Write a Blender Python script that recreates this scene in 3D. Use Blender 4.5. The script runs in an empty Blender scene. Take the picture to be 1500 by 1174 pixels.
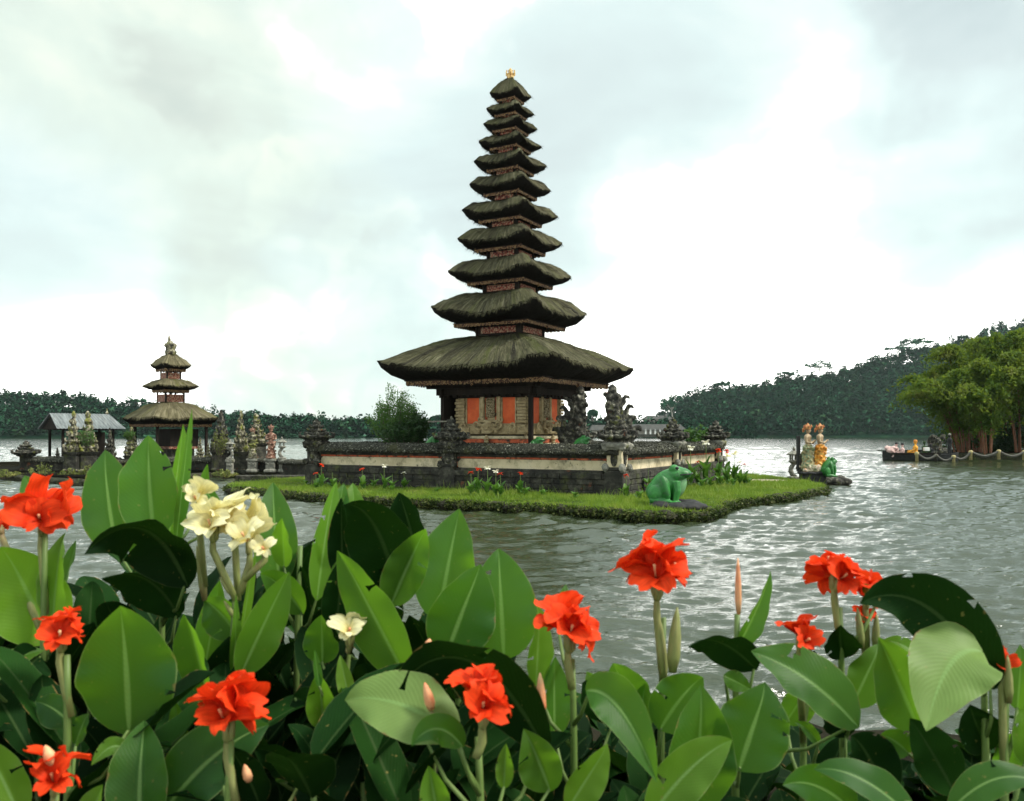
import bpy, bmesh, math, random
import numpy as np
from mathutils import Vector, Matrix
R = math.radians
PI = math.pi
rng = np.random.default_rng(7)
random.seed(7)
scene = bpy.context.scene
COL = scene.collection

# ------------------------------------------------------------------ camera
F = 1250.0      # focal length in photo pixels
CX, HZ = 750.0, 636.0
CAMZ = 2.0
cam_d = bpy.data.cameras.new("camera")
cam = bpy.data.objects.new("camera", cam_d)
COL.objects.link(cam)
cam.location = (0, 0, CAMZ)
cam.rotation_euler = (R(90), 0, 0)
cam_d.sensor_width = 36.0
cam_d.lens = 36.0 * F / 1500.0
cam_d.shift_y = 49.0 / 1500.0
cam_d.clip_start = 0.05
cam_d.clip_end = 6000
cam_d.dof.use_dof = True
cam_d.dof.focus_distance = 26.0
cam_d.dof.aperture_fstop = 5.0
scene.camera = cam

# ------------------------------------------------------------------ light
scene.view_settings.view_transform = 'Standard'
scene.view_settings.look = 'None'
scene.view_settings.gamma = 1.0
scene.view_settings.exposure = 0.76
SUN_EL, SUN_AZ = 48.0, 100.0     # azimuth clockwise from +Y
sd = Vector((math.sin(R(SUN_AZ)) * math.cos(R(SUN_EL)), math.cos(R(SUN_AZ)) * math.cos(R(SUN_EL)), math.sin(R(SUN_EL))))
sl = bpy.data.lights.new("sun", 'SUN')
sl.energy = 2.8
sl.angle = R(12)
sl.color = (1.0, 0.95, 0.86)
so = bpy.data.objects.new("sun", sl)
COL.objects.link(so)
so.rotation_euler = sd.to_track_quat('Z', 'Y').to_euler()

world = bpy.data.worlds.new("World")
scene.world = world
world.use_nodes = True
def build_world():
    nt = world.node_tree
    nt.nodes.clear()
    N, L = nt.nodes, nt.links
    out = N.new('ShaderNodeOutputWorld')
    sky = N.new('ShaderNodeTexSky'); sky.sky_type = 'NISHITA'; sky.sun_disc = False
    sky.sun_elevation = R(SUN_EL); sky.sun_rotation = R(SUN_AZ); sky.air_density = 1.2; sky.dust_density = 2.0
    tc = N.new('ShaderNodeTexCoord')
    def blob(px, py, spread, ww=1.0):
        d = Vector(((px - CX) / F, 1.0, (HZ - py) / F)).normalized()
        dot = N.new('ShaderNodeVectorMath'); dot.operation = 'DOT_PRODUCT'
        L.new(warp.outputs[0], dot.inputs[0]); dot.inputs[1].default_value = d
        mr = N.new('ShaderNodeMapRange'); mr.interpolation_type = 'SMOOTHSTEP'
        mr.inputs['From Min'].default_value = math.cos(spread); mr.inputs['From Max'].default_value = 1.0
        mr.inputs['To Min'].default_value = 0; mr.inputs['To Max'].default_value = ww
        L.new(dot.outputs['Value'], mr.inputs['Value'])
        return mr.outputs[0]
    # gentle warp of the direction so that cloud edges are ragged
    wn = N.new('ShaderNodeTexNoise'); wn.inputs['Scale'].default_value = 3.2; wn.inputs['Detail'].default_value = 5
    L.new(tc.outputs['Generated'], wn.inputs['Vector'])
    ws = N.new('ShaderNodeVectorMath'); ws.operation = 'MULTIPLY_ADD'
    L.new(wn.outputs['Color'], ws.inputs[0]); ws.inputs[1].default_value = (.16, .16, .16); ws.inputs[2].default_value = (-.08, -.08, -.08)
    warp = N.new('ShaderNodeVectorMath'); warp.operation = 'ADD'
    L.new(tc.outputs['Generated'], warp.inputs[0]); L.new(ws.outputs[0], warp.inputs[1])
    def add(a, b):
        m = N.new('ShaderNodeMath'); m.operation = 'ADD'
        L.new(a, m.inputs[0]); L.new(b, m.inputs[1]); return m.outputs[0]
    sep = N.new('ShaderNodeSeparateXYZ'); L.new(warp.outputs[0], sep.inputs[0])
    def ramp1(sock, a, b, va, vb):
        mr = N.new('ShaderNodeMapRange'); mr.interpolation_type = 'SMOOTHSTEP'
        mr.inputs['From Min'].default_value = a; mr.inputs['From Max'].default_value = b; mr.inputs['To Min'].default_value = va; mr.inputs['To Max'].default_value = vb
        L.new(sock, mr.inputs['Value']); return mr.outputs[0]
    tot = ramp1(sep.outputs['Z'], .04, .24, .02, .46)        # brighter towards the horizon, a grey deck above
    for b in ((340,400,.20,.32), (230,300,.12,.06), (150,40,.22,.26), (520,20,.16,.16), (1190,150,.20,.26), (1420,70,.24,.34), (1430,300,.16,.14), (660,300,.08,.10),
              (1080,400,.26,-.62), (30,350,.13,-.34), (60,520,.14,-.2), (820,90,.13,-.34), (210,190,.16,-.20), (470,250,.10,-.16), (620,180,.12,-.10)):
        tot = add(tot, blob(*b))
    cn = N.new('ShaderNodeTexNoise'); cn.inputs['Scale'].default_value = 3.0; cn.inputs['Detail'].default_value = 8; cn.inputs['Roughness'].default_value = .5; cn.inputs['Distortion'].default_value = .4
    mp = N.new('ShaderNodeMapping'); mp.inputs['Scale'].default_value = (1, 1, 2.6); mp.inputs['Location'].default_value = (3.1, .4, 1.7)
    L.new(tc.outputs['Generated'], mp.inputs[0]); L.new(mp.outputs[0], cn.inputs['Vector'])
    tot = add(tot, ramp1(cn.outputs['Fac'], .28, .74, -.22, .26))
    ramp = N.new('ShaderNodeValToRGB')
    e = ramp.color_ramp.elements
    e[0].position = .0; e[0].color = (2.0, 2.0, 1.9, 1)
    e[1].position = 1.0; e[1].color = (.39, .45, .445, 1)
    for p_, c_ in ((.20, (.84,.855,.80)), (.34, (.60,.655,.62)), (.52, (.505,.59,.57)), (.74, (.445,.505,.495))):
        x = e.new(p_); x.color = (*c_, 1)
    L.new(tot, ramp.inputs[0])
    # thin cloud lets a little of the blue sky through
    sc_ = N.new('ShaderNodeVectorMath'); sc_.operation = 'SCALE'; sc_.inputs['Scale'].default_value = .10
    L.new(sky.outputs[0], sc_.inputs[0])
    mix = N.new('ShaderNodeMix'); mix.data_type = 'RGBA'; mix.inputs['Factor'].default_value = .88
    L.new(sc_.outputs[0], mix.inputs['A']); warm = N.new('ShaderNodeMix'); warm.data_type = 'RGBA'; warm.blend_type = 'MULTIPLY'; L.new(blob(230, 180, .28, 1.0), warm.inputs['Factor']); L.new(ramp.outputs[0], warm.inputs['A']); warm.inputs['B'].default_value = (1.04, 1.0, .90, 1)
    # an overcast sky is far brighter overhead than low down
    sz = N.new('ShaderNodeSeparateXYZ'); L.new(tc.outputs['Generated'], sz.inputs[0])
    zen = N.new('ShaderNodeVectorMath'); zen.operation = 'SCALE'; L.new(warm.outputs['Result'], zen.inputs[0]); L.new(ramp1(sz.outputs['Z'], .46, .95, 1.0, 2.1), zen.inputs['Scale'])
    L.new(zen.outputs[0], mix.inputs['B'])
    bg = N.new('ShaderNodeBackground'); bg.inputs['Strength'].default_value = 1.0
    L.new(mix.outputs['Result'], bg.inputs['Color'])
    L.new(bg.outputs[0], out.inputs['Surface'])
build_world()

# ------------------------------------------------------------------ helpers
def at(px, py, Y):
    return Vector(((px - CX) / F * Y, Y, CAMZ + (HZ - py) / F * Y))
def gnd(px, py, z=0.0):
    Y = (CAMZ - z) * F / (py - HZ)
    return Vector(((px - CX) / F * Y, Y, z))

def hash3(ix, iy, iz, seed):
    h = (ix * 374761393 + iy * 668265263 + iz * 2147483647 + seed * 974634777) & 0xFFFFFFFF
    h = ((h ^ (h >> 13)) * 1274126177) & 0xFFFFFFFF
    return ((h ^ (h >> 16)) & 0xFFFF) / 65535.0
def vnoise(P, scale=1.0, seed=0):
    P = np.asarray(P, float) * scale
    i = np.floor(P).astype(np.int64); f = P - i
    u = f * f * (3 - 2 * f)
    def c(a, b, d): return hash3(i[:, 0] + a, i[:, 1] + b, i[:, 2] + d, seed)
    x00 = c(0,0,0)*(1-u[:,0]) + c(1,0,0)*u[:,0]; x10 = c(0,1,0)*(1-u[:,0]) + c(1,1,0)*u[:,0]
    x01 = c(0,0,1)*(1-u[:,0]) + c(1,0,1)*u[:,0]; x11 = c(0,1,1)*(1-u[:,0]) + c(1,1,1)*u[:,0]
    y0 = x00*(1-u[:,1]) + x10*u[:,1]; y1 = x01*(1-u[:,1]) + x11*u[:,1]
    return (y0*(1-u[:,2]) + y1*u[:,2]) * 2 - 1
def fbm(P, scale=1.0, seed=0, octv=3):
    P = np.asarray(P, float); s = 0; a = 1.0
    for k in range(octv):
        s = s + a * vnoise(P, scale * 2**k, seed + k * 17); a *= .5
    return s

def mesh_np(name, V, faces, uv=None, smooth=False):
    """faces: (n,k) int array or list of such arrays"""
    me = bpy.data.meshes.new(name)
    V = np.asarray(V, np.float32)
    if isinstance(faces, np.ndarray): faces = [faces]
    loops = np.concatenate([f.ravel() for f in faces]).astype(np.int32)
    counts = np.concatenate([np.full(len(f), f.shape[1]) for f in faces]).astype(np.int32)
    starts = np.concatenate([[0], np.cumsum(counts)[:-1]]).astype(np.int32)
    me.vertices.add(len(V)); me.vertices.foreach_set('co', V.ravel())
    me.loops.add(len(loops)); me.loops.foreach_set('vertex_index', loops)
    me.polygons.add(len(counts)); me.polygons.foreach_set('loop_start', starts)
    me.polygons.foreach_set('loop_total', counts)
    if smooth: me.polygons.foreach_set('use_smooth', np.ones(len(counts), bool))
    if uv is not None:
        ul = me.uv_layers.new(name='UVMap')
        ul.data.foreach_set('uv', np.asarray(uv, np.float32)[loops].ravel())
    me.update(calc_edges=True)
    me.validate()
    return me

class MB:
    def __init__(s): s.V = []; s.F = []; s.UV = []
    def raw(s, V, Fs, UV=None):
        o = len(s.V)
        s.V += [tuple(v) for v in V]; s.F += [tuple(i + o for i in f) for f in Fs]
        s.UV += ([tuple(u) for u in UV] if UV is not None else [(v[0], v[2]) for v in V])
        return s
    def box(s, c, d, rz=0, bev=0.0, rot=None):
        x, y, z = d[0]/2, d[1]/2, d[2]/2
        if bev <= 0:
            P = [(-x,-y,-z),(x,-y,-z),(x,y,-z),(-x,y,-z),(-x,-y,z),(x,-y,z),(x,y,z),(-x,y,z)]
            Fs = [(0,3,2,1),(4,5,6,7),(0,1,5,4),(1,2,6,5),(2,3,7,6),(3,0,4,7)]
        else:
            bm = bmesh.new(); bmesh.ops.create_cube(bm, size=1)
            for v in bm.verts: v.co = Vector((v.co.x*d[0], v.co.y*d[1], v.co.z*d[2]))
            bmesh.ops.bevel(bm, geom=list(bm.edges), offset=min(bev, min(d)*.4), segments=1, affect='EDGES', profile=.5)
            bm.verts.index_update()
            P = [tuple(v.co) for v in bm.verts]; Fs = [tuple(v.index for v in f.verts) for f in bm.faces]; bm.free()
        M = (rot if rot is not None else Matrix.Rotation(rz, 3, 'Z'))
        P = [M @ Vector(p) + Vector(c) for p in P]
        return s.raw(P, Fs)
    def tube(s, pts, rad, n=8, cap=True, sy=1.0):
        pts = [Vector(p) for p in pts]
        if not hasattr(rad, '__len__'): rad = [rad]*len(pts)
        V = []; UV = []; up = Vector((0.02, 0.1, 1)).normalized(); side = None
        for i, p in enumerate(pts):
            t = (pts[min(i+1, len(pts)-1)] - pts[max(i-1, 0)]).normalized()
            if side is None:
                side = t.cross(up)
                if side.length < .1: side = t.cross(Vector((1, 0, 0)))
            side = (side - t * side.dot(t)).normalized()
            b = t.cross(side)
            for k in range(n):
                a = 2*PI*k/n
                V.append(p + side*math.cos(a)*rad[i] + b*math.sin(a)*rad[i]*sy); UV.append((k/n, i/max(1, len(pts)-1)))
        Fs = [(i*n+k, i*n+(k+1)%n, (i+1)*n+(k+1)%n, (i+1)*n+k) for i in range(len(pts)-1) for k in range(n)]
        if cap: Fs += [tuple(range(n-1, -1, -1)), tuple((len(pts)-1)*n+k for k in range(n))]
        return s.raw(V, Fs, UV)
    def lathe(s, prof, c=(0,0,0), n=12, sx=1, sy=1, square=False, rz=0):
        """prof: (r,z); square: a square plan with slightly cut corners"""
        V = []; m = 0
        angs = [2*PI*k/n for k in range(n)]
        if square: angs = [a for k in range(4) for a in (k*PI/2 + PI/4 - .12, k*PI/2 + PI/4 + .12)]; n = 8
        for r, z in prof:
            for a in angs:
                q = r*1.27 if square else r
                x, y = q*math.cos(a + rz)*sx, q*math.sin(a + rz)*sy
                V.append((c[0]+x, c[1]+y, c[2]+z))
        Fs = [(i*n+k, i*n+(k+1)%n, (i+1)*n+(k+1)%n, (i+1)*n+k) for i in range(len(prof)-1) for k in range(n)]
        Fs += [tuple(range(n-1, -1, -1)), tuple((len(prof)-1)*n+k for k in range(n))]
        return s.raw(V, Fs)
    def ell(s, c, r, rot=None, n=10):
        V = []; 
        M = rot if rot is not None else Matrix.Identity(3)
        for i in range(1, n):
            for k in range(2*n):
                t, p = PI*i/n, PI*k/n
                V.append(M @ Vector((r[0]*math.sin(t)*math.cos(p), r[1]*math.sin(t)*math.sin(p), r[2]*math.cos(t))) + Vector(c))
        m = 2*n
        V.append(M @ Vector((0, 0, r[2])) + Vector(c)); V.append(M @ Vector((0, 0, -r[2])) + Vector(c))
        top, bot = len(V)-2, len(V)-1
        Fs = [(i*m+k, (i+1)*m+k, (i+1)*m+(k+1)%m, i*m+(k+1)%m) for i in range(n-2) for k in range(m)]
        Fs += [(top, k, (k+1)%m) for k in range(m)] + [(bot, (n-2)*m+(k+1)%m, (n-2)*m+k) for k in range(m)]
        return s.raw(V, Fs)
    def mesh(s, name, smooth=False):
        me = bpy.data.meshes.new(name)
        me.from_pydata([tuple(v) for v in s.V], [], s.F)
        ul = me.uv_layers.new(name='UVMap')
        idx = np.empty(len(me.loops), np.int32); me.loops.foreach_get('vertex_index', idx)
        ul.data.foreach_set('uv', np.asarray(s.UV, np.float32)[idx].ravel())
        if smooth: me.polygons.foreach_set('use_smooth', np.ones(len(me.polygons), bool))
        me.update()
        return me
    def build(s, name, m, parent=None, smooth=False): return link(name, s.mesh(name, smooth), m, parent)

def link(name, me, m=None, parent=None, loc=None):
    o = bpy.data.objects.new(name, me)
    COL.objects.link(o)
    if m is not None and len(me.materials) == 0: me.materials.append(m)
    if parent is not None: o.parent = parent
    if loc is not None: o.location = loc
    return o
def tag(o, label=None, cat=None, group=None, kind=None):
    if label: o['label'] = label
    if cat: o['category'] = cat
    if group: o['group'] = group
    if kind: o['kind'] = kind
    return o
def thing(name, label, cat, loc=(0,0,0), rz=0.0, group=None):
    o = bpy.data.objects.new(name, None); COL.objects.link(o)
    o.location = loc; o.rotation_euler = (0, 0, rz); o.empty_display_size = .2
    return tag(o, label, cat, group)
def dup(o, loc, rz=0.0, scale=1.0, label=None, group=None):
    def cp(s, par):
        c = s.copy(); COL.objects.link(c)
        if par is not None: c.parent = par
        for ch in s.children: cp(ch, c)
        return c
    r = cp(o, None); r.location = loc; r.rotation_euler = (0, 0, rz); r.scale = (scale,)*3 if not hasattr(scale, '__len__') else scale
    if label: r['label'] = label
    if group: r['group'] = group
    return r

def carve(mb, voxel, amp=0.0, sc=8.0, smooth=0, seed=0, shade=True, name='stone'):
    """fuse overlapping pieces into one weathered surface"""
    me = mb.mesh(name) if isinstance(mb, MB) else mb
    o = bpy.data.objects.new('tmp', me); COL.objects.link(o)
    md = o.modifiers.new('r', 'REMESH'); md.mode = 'VOXEL'; md.voxel_size = voxel
    if smooth:
        sm = o.modifiers.new('s', 'SMOOTH'); sm.factor = .5; sm.iterations = smooth
    dg = bpy.context.evaluated_depsgraph_get(); dg.update()
    out = bpy.data.meshes.new_from_object(o.evaluated_get(dg))
    bpy.data.objects.remove(o); bpy.data.meshes.remove(me)
    out.name = name
    n = len(out.vertices)
    co = np.empty(n*3); out.vertices.foreach_get('co', co); co = co.reshape(-1, 3)
    if amp > 0:
        no = np.empty(n*3); out.vertices.foreach_get('normal', no); no = no.reshape(-1, 3)
        co = co + no * (fbm(co, sc, seed, 3) * amp)[:, None]
        out.vertices.foreach_set('co', co.ravel())
    if shade: out.polygons.foreach_set('use_smooth', np.ones(len(out.polygons), bool))
    out.update()
    return out

# ------------------------------------------------------------------ materials
def nmat(name):
    m = bpy.data.materials.new(name); m.use_nodes = True
    nt = m.node_tree; nt.nodes.clear()
    o = nt.nodes.new('ShaderNodeOutputMaterial')
    return m, nt.nodes, nt.links, o
def ramp_of(N, stops):
    r = N.new('ShaderNodeValToRGB'); e = r.color_ramp.elements
    e[0].position = stops[0][0]; e[0].color = (*stops[0][1], 1)
    e[1].position = stops[-1][0]; e[1].color = (*stops[-1][1], 1)
    for p, c in stops[1:-1]:
        x = e.new(p); x.color = (*c, 1)
    return r
def pmat(name, stops, scale=3.0, stretch=(1,1,1), detail=8, rough=.85, bump=.4, bscale=None, bdist=.02, coord='Object', spec=.3,
         over=None, rand=0.0, voro=0.0, metallic=0.0, distortion=0.0):
    """noise-coloured surface; over = (colour, scale, lo, hi): a second patchy layer (lichen, moss, stains); voro: carved relief"""
    m, N, L, o = nmat(name)
    b = N.new('ShaderNodeBsdfPrincipled'); L.new(b.outputs[0], o.inputs[0])
    b.inputs['Roughness'].default_value = rough; b.inputs['Specular IOR Level'].default_value = spec; b.inputs['Metallic'].default_value = metallic
    tc = N.new('ShaderNodeTexCoord'); mp = N.new('ShaderNodeMapping'); mp.inputs['Scale'].default_value = stretch
    L.new(tc.outputs[coord], mp.inputs[0])
    if rand:
        oi = N.new('ShaderNodeObjectInfo'); mu = N.new('ShaderNodeMath'); mu.operation = 'MULTIPLY'; mu.inputs[1].default_value = 37.0
        L.new(oi.outputs['Random'], mu.inputs[0])
        cb = N.new('ShaderNodeCombineXYZ'); L.new(mu.outputs[0], cb.inputs[0]); L.new(mu.outputs[0], cb.inputs[1]); L.new(cb.outputs[0], mp.inputs['Location'])
    n1 = N.new('ShaderNodeTexNoise'); n1.inputs['Scale'].default_value = scale; n1.inputs['Detail'].default_value = detail; n1.inputs['Roughness'].default_value = .65
    n1.inputs['Distortion'].default_value = distortion
    L.new(mp.outputs[0], n1.inputs['Vector'])
    r = ramp_of(N, stops); L.new(n1.outputs['Fac'], r.inputs[0])
    col = r.outputs[0]
    for ov in (over or []):
        n2 = N.new('ShaderNodeTexNoise'); n2.inputs['Scale'].default_value = ov[1]; n2.inputs['Detail'].default_value = 6; n2.inputs['Roughness'].default_value = .7
        ad = N.new('ShaderNodeVectorMath'); ad.operation = 'ADD'; ad.inputs[1].default_value = (ov[1]*1.7, 3.1, ov[2]*11)
        L.new(mp.outputs[0], ad.inputs[0]); L.new(ad.outputs[0], n2.inputs['Vector'])
        mr = N.new('ShaderNodeMapRange'); mr.inputs['From Min'].default_value = ov[2]; mr.inputs['From Max'].default_value = ov[3]
        L.new(n2.outputs['Fac'], mr.inputs['Value'])
        mx = N.new('ShaderNodeMix'); mx.data_type = 'RGBA'; L.new(mr.outputs[0], mx.inputs['Factor']); L.new(col, mx.inputs['A']); mx.inputs['B'].default_value = (*ov[0], 1)
        col = mx.outputs['Result']
    L.new(col, b.inputs['Base Color'])
    if bump > 0:
        n3 = N.new('ShaderNodeTexNoise'); n3.inputs['Scale'].default_value = bscale or scale*4; n3.inputs['Detail'].default_value = 6
        L.new(mp.outputs[0], n3.inputs['Vector']); h = n3.outputs['Fac']
        if voro:
            v = N.new('ShaderNodeTexVoronoi'); v.inputs['Scale'].default_value = voro; L.new(mp.outputs[0], v.inputs['Vector'])
            a2 = N.new('ShaderNodeMath'); a2.operation = 'ADD'; L.new(h, a2.inputs[0]); L.new(v.outputs['Distance'], a2.inputs[1]); h = a2.outputs[0]
        bp = N.new('ShaderNodeBump'); bp.inputs['Strength'].default_value = bump; bp.inputs['Distance'].default_value = bdist
        L.new(h, bp.inputs['Height']); L.new(bp.outputs[0], b.inputs['Normal'])
    return m

M = {}
M['thatch'] = pmat('thatch', [(.28,(.020,.019,.012)),(.44,(.048,.045,.025)),(.57,(.088,.083,.048)),(.70,(.18,.17,.11))], scale=1.0, stretch=(120,3.0,1), coord='UV', rough=.95, bump=.9, bscale=1.6, bdist=.05, spec=.1,
                   over=[((.055,.060,.020), .16, .5, .66), ((.018,.016,.012), .3, .52, .66)])
M['thatch_tan'] = pmat('thatch_tan', [(.25,(.035,.031,.020)),(.45,(.085,.075,.042)),(.6,(.16,.14,.085)),(.75,(.30,.27,.18))], scale=1.0, stretch=(120,3.0,1), coord='UV', rough=.95, bump=.9, bscale=1.6, bdist=.05, spec=.1,
                   over=[((.10,.10,.03), .12, .5, .66)])
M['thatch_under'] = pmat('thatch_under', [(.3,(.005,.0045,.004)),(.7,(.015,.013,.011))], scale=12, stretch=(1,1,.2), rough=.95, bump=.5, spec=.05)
M['wood'] = pmat('dark_wood', [(.3,(.008,.007,.006)),(.7,(.024,.018,.014))], scale=6, stretch=(1,1,.15), rough=.8, bump=.3, spec=.1)
M['gilt'] = pmat('red_gold_carving', [(.38,(.010,.007,.006)),(.47,(.05,.014,.008)),(.53,(.19,.095,.034)),(.58,(.32,.23,.10)),(.64,(.03,.012,.008))], scale=20, detail=3, rough=.6, bump=1.0, bscale=22, bdist=.04)
M['gilt_red'] = pmat('red_carved_panel', [(.38,(.012,.01,.008)),(.47,(.20,.03,.018)),(.53,(.22,.06,.03)),(.57,(.4,.33,.2)),(.66,(.03,.015,.012))], scale=16, detail=3, rough=.6, bump=1.0, bscale=22, bdist=.03)
M['orange'] = pmat('orange_paint', [(.3,(.46,.060,.018)),(.55,(.60,.105,.026)),(.75,(.70,.17,.05))], scale=2.2, rough=.7, bump=.12, bscale=30, over=[((.42,.10,.05), 5, .6, .75)])
M['sand'] = pmat('sandstone', [(.3,(.17,.13,.068)),(.5,(.34,.27,.145)),(.7,(.46,.385,.235))], scale=4, rough=.9, bump=.7, bscale=24, bdist=.03, over=[((.07,.06,.045), 7, .58, .7)])
M['sand_carved'] = pmat('carved_sandstone', [(.35,(.05,.04,.022)),(.48,(.22,.175,.095)),(.6,(.44,.37,.23))], scale=20, detail=4, rough=.9, bump=1.0, bscale=26, bdist=.05, voro=24)
M['cream'] = pmat('cream_plaster', [(.3,(.42,.36,.22)),(.5,(.60,.52,.34)),(.75,(.68,.60,.43))], scale=1.6, rough=.85, bump=.15, bscale=30,
                  over=[((.24,.21,.13), 2.0, .48, .66), ((.06,.055,.035), 3.5, .58, .68)])
M['redtrim'] = pmat('red_trim', [(.3,(.30,.05,.025)),(.6,(.50,.12,.05)),(.8,(.55,.25,.12))], scale=5, rough=.85, bump=.4, over=[((.03,.028,.022), 4, .5, .62)])
M['plinth'] = pmat('black_mossy_stone', [(.3,(.010,.010,.009)),(.5,(.028,.027,.021)),(.66,(.075,.072,.055)),(.8,(.22,.21,.17))], scale=3.5, rough=.9, bump=.7, bscale=14, bdist=.04, over=[((.06,.07,.02), 1.6, .56, .7), ((.14,.05,.025), 2.2, .62, .7)])
M['coping'] = pmat('mossy_coping', [(.3,(.008,.008,.006)),(.5,(.024,.024,.016)),(.60,(.06,.06,.042)),(.66,(.34,.34,.28)),(.8,(.46,.46,.40))], scale=16, detail=6, rough=.95, bump=1.0, bscale=26, bdist=.06, over=[((.05,.052,.018), 1.4, .52, .68)])
M['stone'] = pmat('dark_carved_stone', [(.34,(.008,.008,.007)),(.5,(.030,.029,.023)),(.6,(.11,.105,.08)),(.7,(.34,.33,.27))], scale=7, detail=8, rough=.9, bump=.8, bscale=18, bdist=.03, rand=1, over=[((.10,.11,.02), 3, .58, .7), ((.24,.07,.03), 2.2, .64, .74)])
M['palestone'] = pmat('pale_lichen_stone', [(.34,(.012,.011,.009)),(.47,(.06,.056,.038)),(.57,(.24,.22,.15)),(.70,(.50,.47,.36))], scale=7, detail=8, rough=.9, bump=.8, bscale=18, bdist=.03, rand=1, over=[((.16,.17,.035), 2.4, .52, .62), ((.35,.13,.08), 3, .64, .74)])
M['basalt'] = pmat('black_stone', [(.3,(.008,.008,.009)),(.6,(.022,.022,.022)),(.8,(.06,.06,.055))], scale=6, rough=.75, bump=.5, bscale=14)
M['greystone'] = pmat('grey_stone', [(.3,(.08,.078,.065)),(.55,(.22,.215,.18)),(.75,(.36,.35,.29))], scale=6, rough=.9, bump=.6, bscale=18, over=[((.13,.14,.04), 2.5, .55, .68)])
M['frog'] = pmat('green_paint', [(.3,(.010,.085,.014)),(.55,(.022,.175,.026)),(.75,(.07,.30,.065))], scale=2.2, rough=.42, bump=.3, bscale=24, spec=.4, over=[((.03,.07,.03), 5, .52, .70), ((.16,.26,.14), 9, .62, .72)])
M['frogbelly'] = pmat('pale_green_paint', [(.3,(.10,.25,.10)),(.7,(.20,.38,.18))], scale=3, rough=.4, bump=.1)
M['white'] = pmat('white_paint', [(.3,(.6,.6,.56)),(.7,(.78,.78,.74))], scale=5, rough=.6, bump=.1)
M['eye'] = pmat('black_paint', [(.3,(.01,.01,.01)),(.7,(.02,.02,.02))], scale=5, rough=.2, bump=0)
M['skin'] = pmat('cream_paint', [(.3,(.26,.18,.10)),(.7,(.46,.35,.22))], scale=8, rough=.55, bump=.1, over=[((.10,.085,.05), 7, .54, .66), ((.05,.10,.05), 4, .60, .70)])
M['robe'] = pmat('orange_robe_paint', [(.3,(.50,.14,.02)),(.5,(.66,.26,.03)),(.62,(.60,.40,.10)),(.75,(.35,.07,.04))], scale=6, rough=.55, bump=.3, bscale=18, over=[((.10,.085,.05), 7, .54, .66), ((.05,.10,.05), 4, .60, .70)])
M['robe_pale'] = pmat('pale_robe_paint', [(.3,(.26,.24,.12)),(.46,(.40,.33,.17)),(.56,(.14,.24,.15)),(.68,(.48,.19,.06))], scale=7, rough=.55, bump=.3, bscale=18, over=[((.10,.085,.05), 7, .54, .66), ((.05,.10,.05), 4, .60, .70)])
M['crown'] = pmat('copper_crown_paint', [(.3,(.30,.07,.03)),(.5,(.48,.17,.06)),(.7,(.66,.46,.16))], scale=14, rough=.5, bump=.8, bscale=24, over=[((.10,.085,.05), 7, .54, .66), ((.05,.10,.05), 4, .60, .70)])
M['mixpaint'] = pmat('faded_statue_paint', [(.34,(.05,.12,.05)),(.45,(.35,.30,.18)),(.55,(.60,.52,.40)),(.66,(.52,.16,.06))], scale=8, detail=4, rough=.6, bump=.7, bscale=22)
M['redstone'] = pmat('reddish_statue', [(.34,(.04,.028,.02)),(.48,(.20,.09,.06)),(.6,(.38,.26,.19)),(.72,(.52,.44,.34))], scale=9, rough=.85, bump=.8, bscale=22, bdist=.03)
M['metalroof'] = pmat('grey_sheet_roof', [(.3,(.06,.07,.07)),(.5,(.13,.145,.145)),(.7,(.22,.24,.24))], scale=1.4, stretch=(5,1,1), rough=.45, bump=.2, over=[((.20,.14,.08), 2.0, .6, .72)])
M['tile'] = pmat('brown_tile_roof', [(.3,(.04,.042,.04)),(.7,(.075,.07,.065))], scale=.8, rough=.9, bump=.4)
M['housewall'] = pmat('pale_house_wall', [(.3,(.30,.27,.23)),(.7,(.42,.39,.34))], scale=.6, rough=.9, bump=.1)
M['soil'] = pmat('dark_wet_soil', [(.3,(.008,.007,.005)),(.7,(.022,.02,.012))], scale=5, rough=.95, bump=.6, spec=.03)
M['bankrim'] = pmat('rooty_bank', [(.3,(.010,.010,.006)),(.5,(.026,.026,.013)),(.65,(.07,.065,.035)),(.8,(.15,.14,.09))], scale=9, rough=.95, bump=1.0, bscale=16, bdist=.08, over=[((.09,.12,.02), 3, .55, .68)])
M['dirt'] = pmat('pale_dirt', [(.3,(.22,.18,.11)),(.7,(.36,.31,.2))], scale=6, rough=.95, bump=.4)
M['bamboo'] = pmat('bamboo_culm', [(.3,(.07,.028,.012)),(.55,(.17,.065,.028)),(.75,(.24,.16,.07))], scale=1.2, rough=.5, bump=.2, rand=1)
M['bark'] = pmat('bark', [(.3,(.05,.04,.03)),(.7,(.13,.11,.085))], scale=4, stretch=(1,1,.3), rough=.9, bump=.6)
M['palebark'] = pmat('pale_bark', [(.3,(.22,.21,.18)),(.7,(.36,.34,.3))], scale=2, stretch=(1,1,.3), rough=.9, bump=.4)
M['rope'] = pmat('grey_rope', [(.3,(.04,.038,.033)),(.7,(.13,.125,.105))], scale=20, rough=.8, bump=.6)
M['yellow'] = pmat('faded_yellow_paint', [(.3,(.26,.21,.08)),(.7,(.42,.36,.18))], scale=6, rough=.7, bump=.2)
M['pink'] = pmat('pink_cloth', [(.3,(.38,.22,.20)),(.5,(.55,.38,.35)),(.7,(.62,.46,.42))], scale=5, rough=.8, bump=.3)
M['orangecloth'] = pmat('orange_cloth', [(.3,(.55,.22,.02)),(.7,(.70,.36,.05))], scale=5, rough=.8, bump=.3)
M['darkcloth'] = pmat('dark_cloth', [(.3,(.012,.012,.013)),(.7,(.03,.03,.03))], scale=5, rough=.8, bump=.3)
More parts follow.
